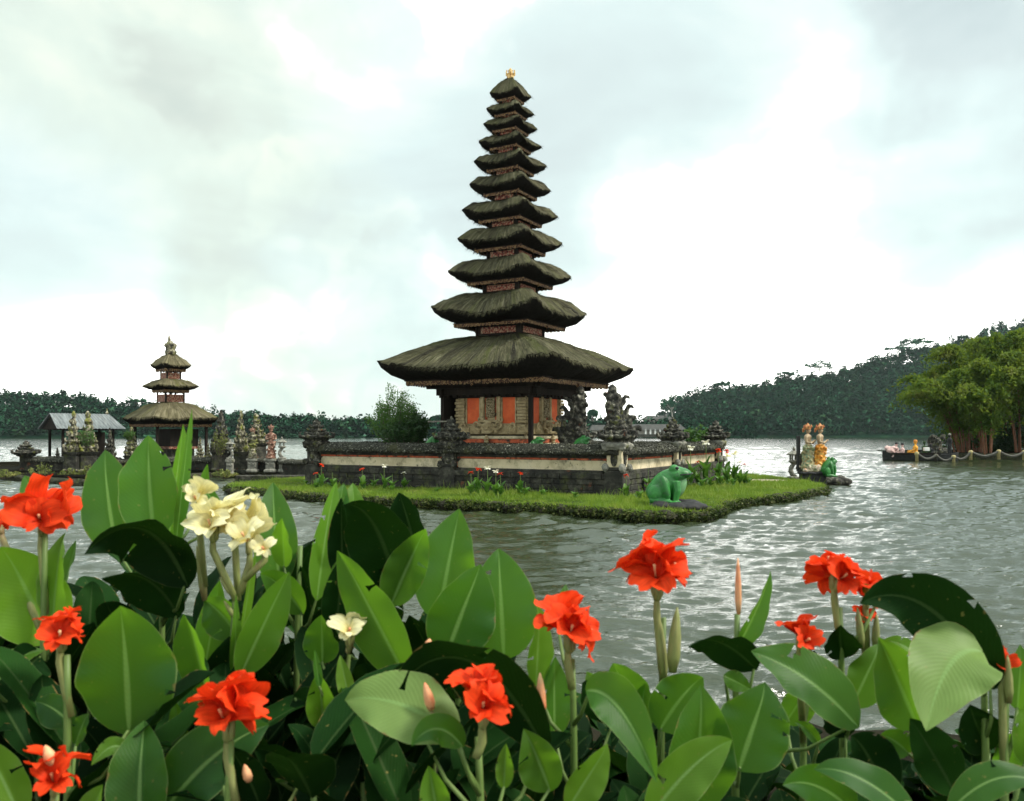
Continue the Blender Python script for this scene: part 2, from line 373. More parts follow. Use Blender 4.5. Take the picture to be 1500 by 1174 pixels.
M['person'] = pmat('brown_skin', [(.3,(.16,.08,.05)),(.7,(.22,.12,.08))], scale=5, rough=.55, bump=.05)

def leafmat(name, dark, mid, light, trans, tfac, rough=.38, vein=None, spec=.22, veins=True):
    """leaf blade: pale midrib and fine side veins from its own UV, colour varies from leaf to leaf, some light comes through"""
    m, N, L, o = nmat(name)
    oi = N.new('ShaderNodeObjectInfo'); r = ramp_of(N, [(0, dark), (.5, mid), (1, light)]); L.new(oi.outputs['Random'], r.inputs[0])
    tc = N.new('ShaderNodeTexCoord')
    n = N.new('ShaderNodeTexNoise'); n.inputs['Scale'].default_value = 9; n.inputs['Detail'].default_value = 4; L.new(tc.outputs['Object'], n.inputs['Vector'])
    hs = N.new('ShaderNodeHueSaturation'); L.new(r.outputs[0], hs.inputs['Color'])
    mr = N.new('ShaderNodeMapRange'); mr.inputs['To Min'].default_value = .72; mr.inputs['To Max'].default_value = 1.3
    L.new(n.outputs['Fac'], mr.inputs['Value']); L.new(mr.outputs[0], hs.inputs['Value'])
    col = hs.outputs[0]
    b = N.new('ShaderNodeBsdfPrincipled'); b.inputs['Roughness'].default_value = rough; b.inputs['Specular IOR Level'].default_value = spec
    t = N.new('ShaderNodeBsdfTranslucent')
    tcol = N.new('ShaderNodeMix'); tcol.data_type = 'RGBA'; tcol.inputs['Factor'].default_value = .75; L.new(col, tcol.inputs['A']); tcol.inputs['B'].default_value = (*trans, 1)
    if veins:
        sx = N.new('ShaderNodeSeparateXYZ'); L.new(tc.outputs['UV'], sx.inputs[0])
        d = N.new('ShaderNodeMath'); d.operation = 'SUBTRACT'; L.new(sx.outputs['Y'], d.inputs[0]); d.inputs[1].default_value = .5
        ab = N.new('ShaderNodeMath'); ab.operation = 'ABSOLUTE'; L.new(d.outputs[0], ab.inputs[0])
        # the midrib narrows to the tip
        wd = N.new('ShaderNodeMapRange'); wd.inputs['To Min'].default_value = .045; wd.inputs['To Max'].default_value = .012; L.new(sx.outputs['X'], wd.inputs['Value'])
        dv = N.new('ShaderNodeMath'); dv.operation = 'DIVIDE'; L.new(ab.outputs[0], dv.inputs[0]); L.new(wd.outputs[0], dv.inputs[1])
        rib = N.new('ShaderNodeMapRange'); rib.inputs['From Min'].default_value = .5; rib.inputs['From Max'].default_value = 1.25; rib.inputs['To Min'].default_value = .75; rib.inputs['To Max'].default_value = 0
        L.new(dv.outputs[0], rib.inputs['Value'])
        mx = N.new('ShaderNodeMix'); mx.data_type = 'RGBA'; L.new(rib.outputs[0], mx.inputs['Factor']); L.new(col, mx.inputs['A']); mx.inputs['B'].default_value = (*(vein or (.2,.34,.1)), 1)
        # thin pale margin
        mg = N.new('ShaderNodeMapRange'); mg.inputs['From Min'].default_value = .482; mg.inputs['From Max'].default_value = .494; mg.inputs['To Max'].default_value = .6; L.new(ab.outputs[0], mg.inputs['Value'])
        m2 = N.new('ShaderNodeMix'); m2.data_type = 'RGBA'; L.new(mg.outputs[0], m2.inputs['Factor']); L.new(mx.outputs['Result'], m2.inputs['A']); m2.inputs['B'].default_value = (*((.26,.34,.12) if vein is None else (.05,.08,.03)), 1)
        col = m2.outputs['Result']
        # dry brown nibbled patches along the margin and a little yellowing towards the tip
        n5 = N.new('ShaderNodeTexNoise'); n5.inputs['Scale'].default_value = 26; n5.inputs['Detail'].default_value = 5; L.new(tc.outputs['Object'], n5.inputs['Vector'])
        ed = N.new('ShaderNodeMapRange'); ed.inputs['From Min'].default_value = .40; ed.inputs['From Max'].default_value = .5; ed.inputs['To Min'].default_value = -.34; ed.inputs['To Max'].default_value = .02; L.new(ab.outputs[0], ed.inputs['Value'])
        sm_ = N.new('ShaderNodeMath'); sm_.operation = 'ADD'; L.new(ed.outputs[0], sm_.inputs[0]); L.new(n5.outputs['Fac'], sm_.inputs[1])
        br = N.new('ShaderNodeMapRange'); br.inputs['From Min'].default_value = .56; br.inputs['From Max'].default_value = .60; br.inputs['To Max'].default_value = .85; L.new(sm_.outputs[0], br.inputs['Value'])
        m4 = N.new('ShaderNodeMix'); m4.data_type = 'RGBA'; L.new(br.outputs[0], m4.inputs['Factor']); L.new(col, m4.inputs['A']); m4.inputs['B'].default_value = (.17,.11,.04,1); col = m4.outputs['Result']
        n6 = N.new('ShaderNodeTexNoise'); n6.inputs['Scale'].default_value = 60; n6.inputs['Detail'].default_value = 2; L.new(tc.outputs['Object'], n6.inputs['Vector'])
        sk = N.new('ShaderNodeMapRange'); sk.inputs['From Min'].default_value = .70; sk.inputs['From Max'].default_value = .76; sk.inputs['To Max'].default_value = .7; L.new(n6.outputs['Fac'], sk.inputs['Value'])
        m6 = N.new('ShaderNodeMix'); m6.data_type = 'RGBA'; L.new(sk.outputs[0], m6.inputs['Factor']); L.new(col, m6.inputs['A']); m6.inputs['B'].default_value = (.20,.17,.05,1); col = m6.outputs['Result']
        # side veins sweep forward from the midrib
        ph = N.new('ShaderNodeMath'); ph.operation = 'MULTIPLY_ADD'; L.new(ab.outputs[0], ph.inputs[0]); ph.inputs[1].default_value = -.55; L.new(sx.outputs['X'], ph.inputs[2])
        sn = N.new('ShaderNodeMath'); sn.operation = 'MULTIPLY'; L.new(ph.outputs[0], sn.inputs[0]); sn.inputs[1].default_value = 150
        s2 = N.new('ShaderNodeMath'); s2.operation = 'SINE'; L.new(sn.outputs[0], s2.inputs[0])
        sb = N.new('ShaderNodeMath'); sb.operation = 'MULTIPLY_ADD'; L.new(n.outputs['Fac'], sb.inputs[0]); sb.inputs[1].default_value = 6.0; L.new(s2.outputs[0], sb.inputs[2])
        bp = N.new('ShaderNodeBump'); bp.inputs['Strength'].default_value = .16; bp.inputs['Distance'].default_value = .0012
        L.new(sb.outputs[0], bp.inputs['Height']); L.new(bp.outputs[0], b.inputs['Normal'])
        # veins show a little in colour too
        vm = N.new('ShaderNodeMapRange'); vm.inputs['From Min'].default_value = -1; vm.inputs['From Max'].default_value = 1; vm.inputs['To Min'].default_value = .965; vm.inputs['To Max'].default_value = 1.035
        L.new(s2.outputs[0], vm.inputs['Value'])
        h2 = N.new('ShaderNodeHueSaturation'); L.new(col, h2.inputs['Color']); L.new(vm.outputs[0], h2.inputs['Value']); col = h2.outputs[0]
    L.new(col, b.inputs['Base Color']); L.new(tcol.outputs['Result'], t.inputs['Color'])
    ms = N.new('ShaderNodeMixShader'); ms.inputs[0].default_value = tfac
    L.new(b.outputs[0], ms.inputs[1]); L.new(t.outputs[0], ms.inputs[2]); L.new(ms.outputs[0], o.inputs[0])
    return m
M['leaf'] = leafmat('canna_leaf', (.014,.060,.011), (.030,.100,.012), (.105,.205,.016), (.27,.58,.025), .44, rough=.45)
M['shadeleaf'] = leafmat('shaded_canna_leaf', (.003,.012,.003), (.005,.021,.004), (.011,.040,.006), (.08,.26,.02), .04, rough=.6, vein=(.035,.065,.02), spec=.03)  # shade of the deep bed and of leaf undersides put into the colour
M['paleleaf'] = leafmat('pale_young_canna_leaf', (.15,.24,.06), (.17,.26,.06), (.19,.28,.07), (.34,.55,.08), .35, rough=.5)
M['smallleaf'] = leafmat('small_leaf', (.04,.11,.02), (.06,.15,.025), (.09,.18,.03), (.16,.36,.03), .25, rough=.5, veins=False)
def foliage(name, stops, scale, trans, tfac=.2, rough=.6, spec=.25):
    m, N, L, o = nmat(name)
    tc = N.new('ShaderNodeTexCoord'); n = N.new('ShaderNodeTexNoise'); n.inputs['Scale'].default_value = scale; n.inputs['Detail'].default_value = 5
    L.new(tc.outputs['Object'], n.inputs['Vector'])
    r = ramp_of(N, stops); L.new(n.outputs['Fac'], r.inputs[0])
    b = N.new('ShaderNodeBsdfPrincipled'); b.inputs['Roughness'].default_value = rough; b.inputs['Specular IOR Level'].default_value = spec
    t = N.new('ShaderNodeBsdfTranslucent'); t.inputs['Color'].default_value = (*trans, 1)
    ms = N.new('ShaderNodeMixShader'); ms.inputs[0].default_value = tfac
    L.new(r.outputs[0], b.inputs['Base Color']); L.new(b.outputs[0], ms.inputs[1]); L.new(t.outputs[0], ms.inputs[2]); L.new(ms.outputs[0], o.inputs[0])
    return m
M['forest'] = foliage('forest_leaves', [(.3,(.014,.062,.034)),(.45,(.022,.088,.046)),(.58,(.032,.108,.052)),(.7,(.055,.118,.052))], .09, (.02,.06,.025), .05, rough=.9, spec=.03)
M['bambooleaf'] = foliage('bamboo_leaves', [(.3,(.024,.058,.010)),(.48,(.050,.095,.014)),(.6,(.095,.130,.022)),(.75,(.20,.18,.055))], .5, (.22,.30,.03), .3, spec=.08)
M['bushleaf'] = foliage('bush_leaves', [(.3,(.03,.08,.018)),(.55,(.055,.12,.025)),(.75,(.10,.18,.04))], 2.0, (.12,.26,.03), .25)
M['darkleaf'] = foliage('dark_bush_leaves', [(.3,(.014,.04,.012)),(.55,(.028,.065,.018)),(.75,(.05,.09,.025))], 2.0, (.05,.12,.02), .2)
M['ferns'] = foliage('yellow_green_weeds', [(.3,(.07,.10,.02)),(.55,(.15,.17,.04)),(.75,(.30,.25,.08))], 3.0, (.2,.25,.04), .25)
M['grass'] = foliage('grass_blades', [(.3,(.070,.135,.014)),(.45,(.125,.21,.020)),(.58,(.20,.27,.032)),(.72,(.30,.29,.08))], 1.6, (.22,.36,.03), .35, rough=.55)
M['bankleaf'] = foliage('bank_creepers', [(.35,(.010,.014,.006)),(.5,(.03,.045,.010)),(.6,(.07,.085,.018)),(.72,(.20,.19,.09))], 9.0, (.05,.09,.02), .15, spec=.1)
M['turf'] = pmat('turf', [(.3,(.03,.06,.010)),(.6,(.07,.12,.015)),(.8,(.13,.15,.03))], scale=3, rough=.95, bump=.8, bscale=30)

def petalmat(name, a, b_, c, trans):
    m, N, L, o = nmat(name)
    tc = N.new('ShaderNodeTexCoord'); sx = N.new('ShaderNodeSeparateXYZ'); L.new(tc.outputs['UV'], sx.inputs[0])
    n = N.new('ShaderNodeTexNoise'); n.inputs['Scale'].default_value = 22; n.inputs['Detail'].default_value = 4; L.new(tc.outputs['Object'], n.inputs['Vector'])
    ad = N.new('ShaderNodeMath'); ad.operation = 'MULTIPLY_ADD'; L.new(n.outputs['Fac'], ad.inputs[0]); ad.inputs[1].default_value = .5; L.new(sx.outputs['X'], ad.inputs[2])
    r = ramp_of(N, [(.1, a), (.45, b_), (1, c)]); L.new(ad.outputs[0], r.inputs[0])
    b = N.new('ShaderNodeBsdfPrincipled'); b.inputs['Roughness'].default_value = .6; b.inputs['Specular IOR Level'].default_value = .12
    bp = N.new('ShaderNodeBump'); bp.inputs['Strength'].default_value = .35; bp.inputs['Distance'].default_value = .003; L.new(n.outputs['Fac'], bp.inputs['Height']); L.new(bp.outputs[0], b.inputs['Normal'])
    mpv = N.new('ShaderNodeMapping'); mpv.inputs['Scale'].default_value = (2.2, 26, 1); L.new(tc.outputs['UV'], mpv.inputs[0])
    nv_ = N.new('ShaderNodeTexNoise'); nv_.inputs['Scale'].default_value = 1.0; nv_.inputs['Detail'].default_value = 3; L.new(mpv.outputs[0], nv_.inputs['Vector'])
    vr = N.new('ShaderNodeMapRange'); vr.inputs['From Min'].default_value = .3; vr.inputs['From Max'].default_value = .7; vr.inputs['To Min'].default_value = .55; vr.inputs['To Max'].default_value = 1.18; L.new(nv_.outputs['Fac'], vr.inputs['Value'])
    hv = N.new('ShaderNodeHueSaturation'); L.new(r.outputs[0], hv.inputs['Color']); L.new(vr.outputs[0], hv.inputs['Value'])
    L.new(hv.outputs[0], b.inputs['Base Color'])
    t = N.new('ShaderNodeBsdfTranslucent'); t.inputs['Color'].default_value = (*trans, 1)
    ms = N.new('ShaderNodeMixShader'); ms.inputs[0].default_value = .3
    L.new(b.outputs[0], ms.inputs[1]); L.new(t.outputs[0], ms.inputs[2]); L.new(ms.outputs[0], o.inputs[0])
    return m
M['redpetal'] = petalmat('red_petal', (.78,.15,.02), (.60,.022,.005), (.86,.062,.010), (.9,.06,.01))  # middle red deepened to stand for shading among the petals
M['yellowpetal'] = petalmat('yellow_petal', (.66,.34,.06), (.84,.73,.28), (.88,.83,.50), (.9,.8,.35))
M['whitepetal'] = petalmat('white_petal', (.70,.55,.35), (.82,.78,.60), (.86,.84,.74), (.9,.85,.6))
M['stem'] = pmat('canna_stem', [(.3,(.07,.12,.03)),(.55,(.13,.20,.05)),(.75,(.24,.22,.10))], scale=4, stretch=(1,1,.3), rough=.5, bump=.15)
M['calyx'] = pmat('canna_calyx', [(.3,(.16,.09,.05)),(.5,(.19,.22,.07)),(.75,(.30,.27,.11))], scale=12, stretch=(1,1,.4), rough=.5, bump=.2)
M['bud'] = pmat('canna_bud', [(.3,(.55,.14,.06)),(.6,(.66,.36,.18)),(.8,(.5,.42,.2))], scale=14, rough=.5, bump=.15)

def watermat():
    m, N, L, o = nmat('lake_water')
    b = N.new('ShaderNodeBsdfPrincipled'); b.inputs['Base Color'].default_value = (.026,.036,.015,1); b.inputs['Roughness'].default_value = .04
    b.inputs['IOR'].default_value = 1.50; b.inputs['Specular IOR Level'].default_value = .5
    tc = N.new('ShaderNodeTexCoord'); mp = N.new('ShaderNodeMapping'); mp.inputs['Scale'].default_value = (1, 3.4, 1); L.new(tc.outputs['Object'], mp.inputs[0])
    hs = []
    for sc, st, dt in ((3.0, .016, 4), (11, .008, 3)):
        n = N.new('ShaderNodeTexNoise'); n.inputs['Scale'].default_value = sc; n.inputs['Detail'].default_value = dt; n.inputs['Distortion'].default_value = .6
        L.new(mp.outputs[0], n.inputs['Vector'])
        mu = N.new('ShaderNodeMath'); mu.operation = 'MULTIPLY'; mu.inputs[1].default_value = st; L.new(n.outputs['Fac'], mu.inputs[0]); hs.append(mu.outputs[0])
    ad = N.new('ShaderNodeMath'); ad.operation = 'ADD'; L.new(hs[0], ad.inputs[0]); L.new(hs[1], ad.inputs[1])
    bp = N.new('ShaderNodeBump'); bp.inputs['Strength'].default_value = 1.0; bp.inputs['Distance'].default_value = 1.0
    L.new(ad.outputs[0], bp.inputs['Height']); L.new(bp.outputs[0], b.inputs['Normal'])
    L.new(b.outputs[0], o.inputs[0])
    return m
M['water'] = watermat()

# ------------------------------------------------------------------ water
def build_water():
    ratio = 1.0052; rows = [4.4]
    while rows[-1] < 170: rows.append(rows[-1]*ratio)
    nn = len(rows)
    while rows[-1] < 2600: rows.append(rows[-1]*1.06)
    Y = np.array(rows); ncol = 640
    t = np.linspace(-1.05, 1.05, ncol)
    XX = t[None, :]*(Y[:, None] + 4); YY = np.repeat(Y[:, None], ncol, 1)
    Z = np.zeros_like(XX); r = np.random.default_rng(3)
    # gusts: calmer and rougher patches
    g = fbm(np.stack([XX.ravel()*.09, YY.ravel()*.09, np.zeros(XX.size)], 1), 1.0, 5, 3).reshape(XX.shape)
    gust = np.clip(1.0 + .55*g, .35, 1.6)
    for k in range(80):
        lam = .10*(20.0**(k/79.0)); ang = R(-93) + r.normal(0, .40)
        kx, ky = 2*PI/lam*math.cos(ang), 2*PI/lam*math.sin(ang)
        a = (.062 if lam < .45 else (.036 if lam < 1.0 else .024))*lam/(2*PI)
        fade = np.clip(lam*F*.9/YY/2.2 - .4, 0, 1) * np.clip((lam/(YY*.0052*2.0)) - .5, 0, 1)
        ph = r.uniform(0, 6.28)
        s = np.sin(kx*XX + ky*YY + ph)
        Z += a*fade*gust*(s + .28*np.sin(2*(kx*XX + ky*YY + ph) + 1.2))
    V = np.stack([XX, YY, Z], -1).reshape(-1, 3)
    i = np.arange(len(rows)-1)[:, None]*ncol + np.arange(ncol-1)[None, :]
    Fq = np.stack([i, i+1, i+ncol+1, i+ncol], -1).reshape(-1, 4)
    tag(link('lake_water', mesh_np('lake_water', V, Fq, smooth=True), M['water']), kind='structure')
build_water()

# ------------------------------------------------------------------ ground
def smooth_outline(P, per=12, closed=True):
    P = [np.array(p, float) for p in P]; out = []
    n = len(P)
    for i in range(n):
        a, b, c, d = P[(i-1) % n], P[i], P[(i+1) % n], P[(i+2) % n]
        for k in range(per):
            t = k/per
            out.append(.5*((2*b) + (c-a)*t + (2*a-5*b+4*c-d)*t*t + (3*b-a-3*c+d)*t**3))
    return np.array(out)
def islet(name, outline, z, m_top, m_rim, out=.12):
    O = smooth_outline(outline)[:, :2]
    n = len(O); c = O.mean(0)
    nx = np.roll(O, -1, 0) - np.roll(O, 1, 0); nx = np.stack([nx[:, 1], -nx[:, 0]], 1); nx /= np.linalg.norm(nx, axis=1)[:, None] + 1e-9
    if ((O - c)*nx).sum() < 0: nx = -nx
    w = fbm(np.column_stack([O*1.0, np.zeros(n)]), 2.3, 4, 3)
    O = O + nx*(w*.13)[:, None]
    rings = [(O*.985 + c*.015, z), (O, z-.02), (O + nx*(out*(.6 + .7*w))[:, None], z*.62), (O + nx*(out*.7), z*.3), (O + nx*(out*(.3 - .5*w))[:, None], -.25)]
    V = []; 
    for k, (q, zz) in enumerate(rings):
        zz = zz + (.05*fbm(np.column_stack([q, np.full(n, k*3.0)]), 4.0, 8, 2) if 0 < k < 4 else 0)
        V.append(np.column_stack([q, np.full(n, 1.0)*zz]))
    V = np.concatenate(V)
    Fs = np.concatenate([np.stack([np.arange(n)+k*n, (np.arange(n)+1) % n + k*n, (np.arange(n)+1) % n + (k+1)*n, np.arange(n)+(k+1)*n], 1) for k in range(len(rings)-1)])
    o = link(name, mesh_np(name, V, [Fs, np.arange(n)[None, :]], smooth=False), m_top)
    o.data.materials.append(m_rim)
    mi = np.ones(len(o.data.polygons), np.int32); mi[-1] = 0
    o.data.polygons.foreach_set('material_index', mi)
    tag(o, kind='structure')
    return O
def inside(P, O):
    x, y = P[:, 0], P[:, 1]; r = np.zeros(len(P), bool); n = len(O); j = n-1
    for i in range(n):
        xi, yi = O[i]; xj, yj = O[j]
        c = ((yi > y) != (yj > y)) & (x < (xj-xi)*(y-yi)/(yj-yi+1e-12) + xi)
        r ^= c; j = i
    return r
GZ = .27
front = [(338,723),(400,729),(460,735),(530,740),(600,744),(660,746),(720,750),(790,754),(850,757),(905,762),(955,766),(1010,764),(1046,757),(1062,748),(1092,743),(1130,738),(1165,733),(1199,726)]
isl = [tuple(gnd(*p)[:2]) for p in front] + [tuple(gnd(1192,708,GZ)[:2]), tuple(gnd(1140,699,GZ)[:2]), (9.6,36.5), (4,40.5), (-2,40.5), (-7.2,36), (-9.5,31.5)]
ISL = islet('island_ground', isl, GZ, M['turf'], M['bankrim'], .2)
left_front = [(-120,694),(-40,698),(20,704),(80,710),(140,713),(200,709),(260,704),(330,700),(400,699),(450,698)]
lis = [tuple(gnd(*p)[:2]) for p in left_front] + [(-8.5,45), (-14,53), (-24,55), (-36,50)]
LISL = islet('temple_island_ground', lis, .27, M['soil'], M['bankrim'])
bis = [tuple(gnd(*p)[:2]) for p in ((1385,672),(1430,673),(1500,674),(1580,676),(1680,676))] + [(66,78),(50,84),(38,82),(33.5,74)]
BISL = islet('bamboo_island_ground', bis, .5, M['soil'], M['bankrim'])
# the near bank the cannas grow from
def bank():
    nx_, ny_ = 120, 60
    X = np.linspace(-40, 40, nx_); Yb = np.concatenate([np.linspace(-30, 0, 10), np.linspace(.3, 5.9, ny_-10)])
    XX, YY = np.meshgrid(X, Yb)
    e = 4.75 + .25*np.sin(XX*1.3) + .15*np.sin(XX*3.7+1)
    Z = .35 - np.clip((YY-e)/.7, 0, 1)**1.2*.8 + .04*fbm(np.column_stack([XX.ravel(), YY.ravel(), 0*XX.ravel()]), 1.5, 3).reshape(XX.shape)
    i = np.arange(ny_-1)[:, None]*nx_ + np.arange(nx_-1)[None, :]
    Fq = np.stack([i, i+1, i+nx_+1, i+nx_], -1).reshape(-1, 4)
    tag(link('bank_ground', mesh_np('bank_ground', np.stack([XX, YY, Z], -1).reshape(-1, 3), Fq, smooth=True), M['soil']), kind='structure')
bank()

# ------------------------------------------------------------------ foliage clouds
def quads(C, size, r, up=.3, aspect=.55, droop=0.0):
    """leaf-sized four-sided blades at points C"""
    n = len(C); nrm = r.normal(size=(n, 3)); nrm[:, 2] = np.abs(nrm[:, 2]) + up; nrm /= np.linalg.norm(nrm, axis=1)[:, None]
    a = r.normal(size=(n, 3)); a[:, 2] -= droop
    a -= nrm*(a*nrm).sum(1)[:, None]; a /= np.linalg.norm(a, axis=1)[:, None] + 1e-9
    b = np.cross(nrm, a); s = (np.asarray(size)*r.uniform(.6, 1.35, n))[:, None]
    V = np.stack([C - a*s*.5, C + b*s*.5*aspect - a*s*.05, C + a*s*.5, C - b*s*.5*aspect - a*s*.05], 1).reshape(-1, 3)
    return V, np.arange(4*n).reshape(n, 4)
def crown_points(c, rad, n, r, lumps=9, shell=.55):
    """points gathered in lumps over an uneven crown"""
    L = r.normal(size=(lumps, 3)); L /= np.linalg.norm(L, axis=1)[:, None]; L *= r.uniform(.35, .8, (lumps, 1)); L[:, 2] = L[:, 2]*.9 + .05
    k = r.integers(0, lumps, n); d = r.normal(size=(n, 3)); d /= np.linalg.norm(d, axis=1)[:, None]
    lr = r.uniform(.28, .5, lumps)
    P = L[k] + d*(lr[k]*(shell + (1-shell)*r.random(n)))[:, None]
    return np.asarray(c) + P*np.asarray(rad)

# ------------------------------------------------------------------ far wooded hills
L_SKY = [(-500,540),(-200,560),(-60,568),(0,573),(40,575),(66,580),(90,577),(113,580),(136,584),(172,589),(200,589),(240,594),(290,603),(317,606),(341,609),(365,605),(387,609),(413,615),(450,615),(475,616),(507,617),(528,621),(560,623),(640,624),(690,623),(760,624),(830,622),(868,618),(905,621),(950,620),(985,624),(1040,628)]
R_SKY = [(968,618),(978,591),(996,586),(1025,574),(1057,567),(1097,568),(1122,563),(1151,553),(1176,553),(1201,551),(1226,547),(1248,540),(1284,526),(1313,520),(1334,511),(1378,504),(1430,490),(1500,472),(1600,450),(1800,420),(2000,410)]
def hill(name, fname, sky, Y0, Y1, th, seed, dens, crown_r):
    px = np.array([s[0] for s in sky], float); py = np.array([s[1] for s in sky], float)
    r = np.random.default_rng(seed)
    def ground(X, Yw):
        p = X/Y1*F + CX     # the ridge line over this column
        ridge = np.maximum((HZ - np.interp(p, px, py))/F*Y1 + CAMZ - th*.8, .5)
        t = np.clip((Yw - Y0)/(Y1 - Y0), 0, 1)
        tb = np.clip((Yw - Y1)/(Y1 - Y0), 0, 1)
        return ridge*(t**.9)*(1 - .5*tb) + .2*(t > 0)
    x0, x1 = (px[0]-CX)/F*Y1, (px[-1]-CX)/F*Y1
    nx_, ny_ = 160, 40
    XX, YY = np.meshgrid(np.linspace(x0, x1, nx_), np.linspace(Y0, Y1 + (Y1-Y0)*.6, ny_))
    Z = ground(XX, YY); Z[0] = -1.0
    i = np.arange(ny_-1)[:, None]*nx_ + np.arange(nx_-1)[None, :]
    Fq = np.stack([i, i+1, i+nx_+1, i+nx_], -1).reshape(-1, 4)
    tag(link(name, mesh_np(name, np.stack([XX, YY, Z], -1).reshape(-1, 3), Fq, smooth=True), M['forest']), kind='structure')
    n = int((x1-x0)*(Y1-Y0)*1.1/dens)
    X = r.uniform(x0, x1, n); T = r.random(n); Yw = Y0 + 3 + T*(Y1-Y0)*1.08
    X = np.concatenate([X, np.arange(x0, x1, crown_r*.6)]); Yw = np.concatenate([Yw, np.full(len(X)-n, Y0+1.5) + r.uniform(0, 5, len(X)-n)]); n2 = len(X)
    X = np.concatenate([X, np.arange(x0, x1, crown_r*1.1)]); Yw = np.concatenate([Yw, np.full(len(X)-len(Yw), Y1) + r.uniform(-6, 3, len(X)-len(Yw))])
    Zg = ground(X, Yw)
    AV = []; AF = []; AN = []; o = 0
    for k in range(len(X)):
        hgt = th*r.uniform(.55, 1.25); rad = crown_r*r.uniform(.6, 1.25)
        if r.random() < .12: hgt *= 1.25; rad *= .7
        low = n <= k < n2
        if low: hgt *= .75
        c = (X[k], Yw[k], Zg[k] + hgt*(.36 if low else .55))
        P = crown_points(c, (rad, rad, hgt*.42), 120, r, lumps=r.integers(5, 10), shell=.85)
        V, Fq = quads(P, rad*.36, r, up=.5, aspect=.85)
        nv = (V - np.asarray(c))/np.array([rad, rad, hgt*.5]) + np.array([0, 0, .25]) + r.normal(0, .12, V.shape)
        AN.append(nv/np.linalg.norm(nv, axis=1)[:, None])
        AV.append(V); AF.append(Fq + o); o += len(V)
    fm = mesh_np(fname, np.concatenate(AV), np.concatenate(AF), smooth=True)
    fm.normals_split_custom_set_from_vertices(np.concatenate(AN).astype(np.float32))
    tag(link(fname, fm, M['forest']), 'dense dark forest covering the far hill behind the lake', None, kind='stuff')
    return ground
gl = hill('far_hills', 'far_forest', L_SKY, 430, 540, 10, 11, 34, 4.2)
gr = hill('wooded_hill', 'hill_forest', R_SKY, 560, 740, 14, 12, 40, 5.6)

def big_tree(name, label, px, py_base, py_top, Y, width_px, leafm, trunkm, n=260, leaf=.9, group=None, seed=1, sparse=False, spread=.42):
    r = np.random.default_rng(seed)
    b = at(px, py_base, Y); H = (py_base-py_top)/F*Y; W = width_px/F*Y/2
    root = thing(name, label, 'tree', b, 0, group)
    mb = MB(); tips = []
    mb.tube([(0,0,-1), (.02*H,0,H*.3), (-.01*H,.01*H,H*.55)], [H*.030, H*.022, H*.016], 7)
    for k in range(9):
        a = 2*PI*k/9 + r.uniform(-.3, .3); z0 = H*r.uniform(.38, .58); ln = W*r.uniform(.55, .95); z1 = H*r.uniform(.66, .93)
        mb.tube([(0,0,z0), (math.cos(a)*ln*.5, math.sin(a)*ln*.5, (z0*.4+z1*.6)), (math.cos(a)*ln, math.sin(a)*ln, z1)], [H*.013, H*.008, H*.003], 5)
        tips.append((math.cos(a)*ln, math.sin(a)*ln, z1))
    tips.append((0, 0, H*.92))
    mb.build('trunk', trunkm, root)
    P = np.concatenate([crown_points(t, (W*spread, W*spread, H*(.15 if sparse else .2)), n, r, lumps=6, shell=.4) for t in tips])
    V, Fq = quads(P, leaf, r, up=.4, aspect=.7)
    link('crown', mesh_np('crown', V, Fq), leafm, root)
    return root
for k, (px, pb, pt, Y, w, lab, sp) in enumerate([
        (1201,556,529,735,40,'pale open-crowned tree standing tallest above the middle of the right hill skyline', True),
        (1316,522,508,738,34,'small feathery tree on the right hill skyline beside the bamboo grove', True),
        (1342,516,498,738,44,'dark broad tree on the highest visible ridge left of the bamboo grove', False),
        (1152,560,545,738,24,'thin tree on the right hill skyline halfway up the slope', True),
        (1058,574,560,738,22,'round dark tree on the low part of the right hill skyline', False),
        (984,622,580,600,30,'leaning tree at the tip of the right hill beside the wall finial', True),
        (868,634,601,470,16,'slim conifer seen between the two carved gate wings', False),
        (638,624,610,520,16,'pale small tree on the far shore right of the round bush', False),
        (451,622,611,530,22,'flat-topped tree on the left skyline above the carved corner finial', True),
        (199,596,586,530,26,'dark tree on the left skyline just left of the three-tiered shrine', False)]):
    big_tree('far_tree', lab, px, pb, pt, Y, w, M['forest'], M['palebark'] if sp else M['bark'], n=(110 if sp else 130), leaf=(1.15 if sp else 1.4), seed=40+k, sparse=sp, group='trees that stand out on the far skyline')

# houses and the arcade across the water
def house(label, px, py, Y, w, d, h, rh, rz):
    b = at(px, py, Y); t = thing('far_house', label, 'house', b, rz, 'houses on the far shore')
    MB().box((0,0,h/2-1.5), (w, d, h+3)).build('wall', M['housewall'], t)
    m = MB(); o = .8
    m.raw([(-w/2-o,-d/2-o,h-.2),(w/2+o,-d/2-o,h-.2),(w/2+o,d/2+o,h-.2),(-w/2-o,d/2+o,h-.2),(-w/2*.55,0,h+rh),(w/2*.55,0,h+rh)], [(0,1,5,4),(1,2,5),(2,3,4,5),(3,0,4),(3,2,1,0)])
    m.build('roof', M['tile'], t)
    for k in (-1, 0, 1): MB().box((k*w*.28, -d/2-.05, h*.5), (w*.13, .1, h*.42)).build('window', M['wood'], t)
    return t
house('pale hillside house with brown hipped roof, left of the two on the far knoll', 953, 620, 520, 8, 6, 2.6, 2.0, .1)
house('brown-roofed house at the right end of the far knoll, nearest the wooded hill', 972, 620, 525, 10, 6, 2.6, 2.0, -.15)
t = thing('shore_hall', 'long low brown-roofed hall with white columns on the far shore', 'building', at(962, 637.5, 425), .05)
MB().box((0,2,1.6), (26, 4, 3.4)).build('wall', M['housewall'], t)
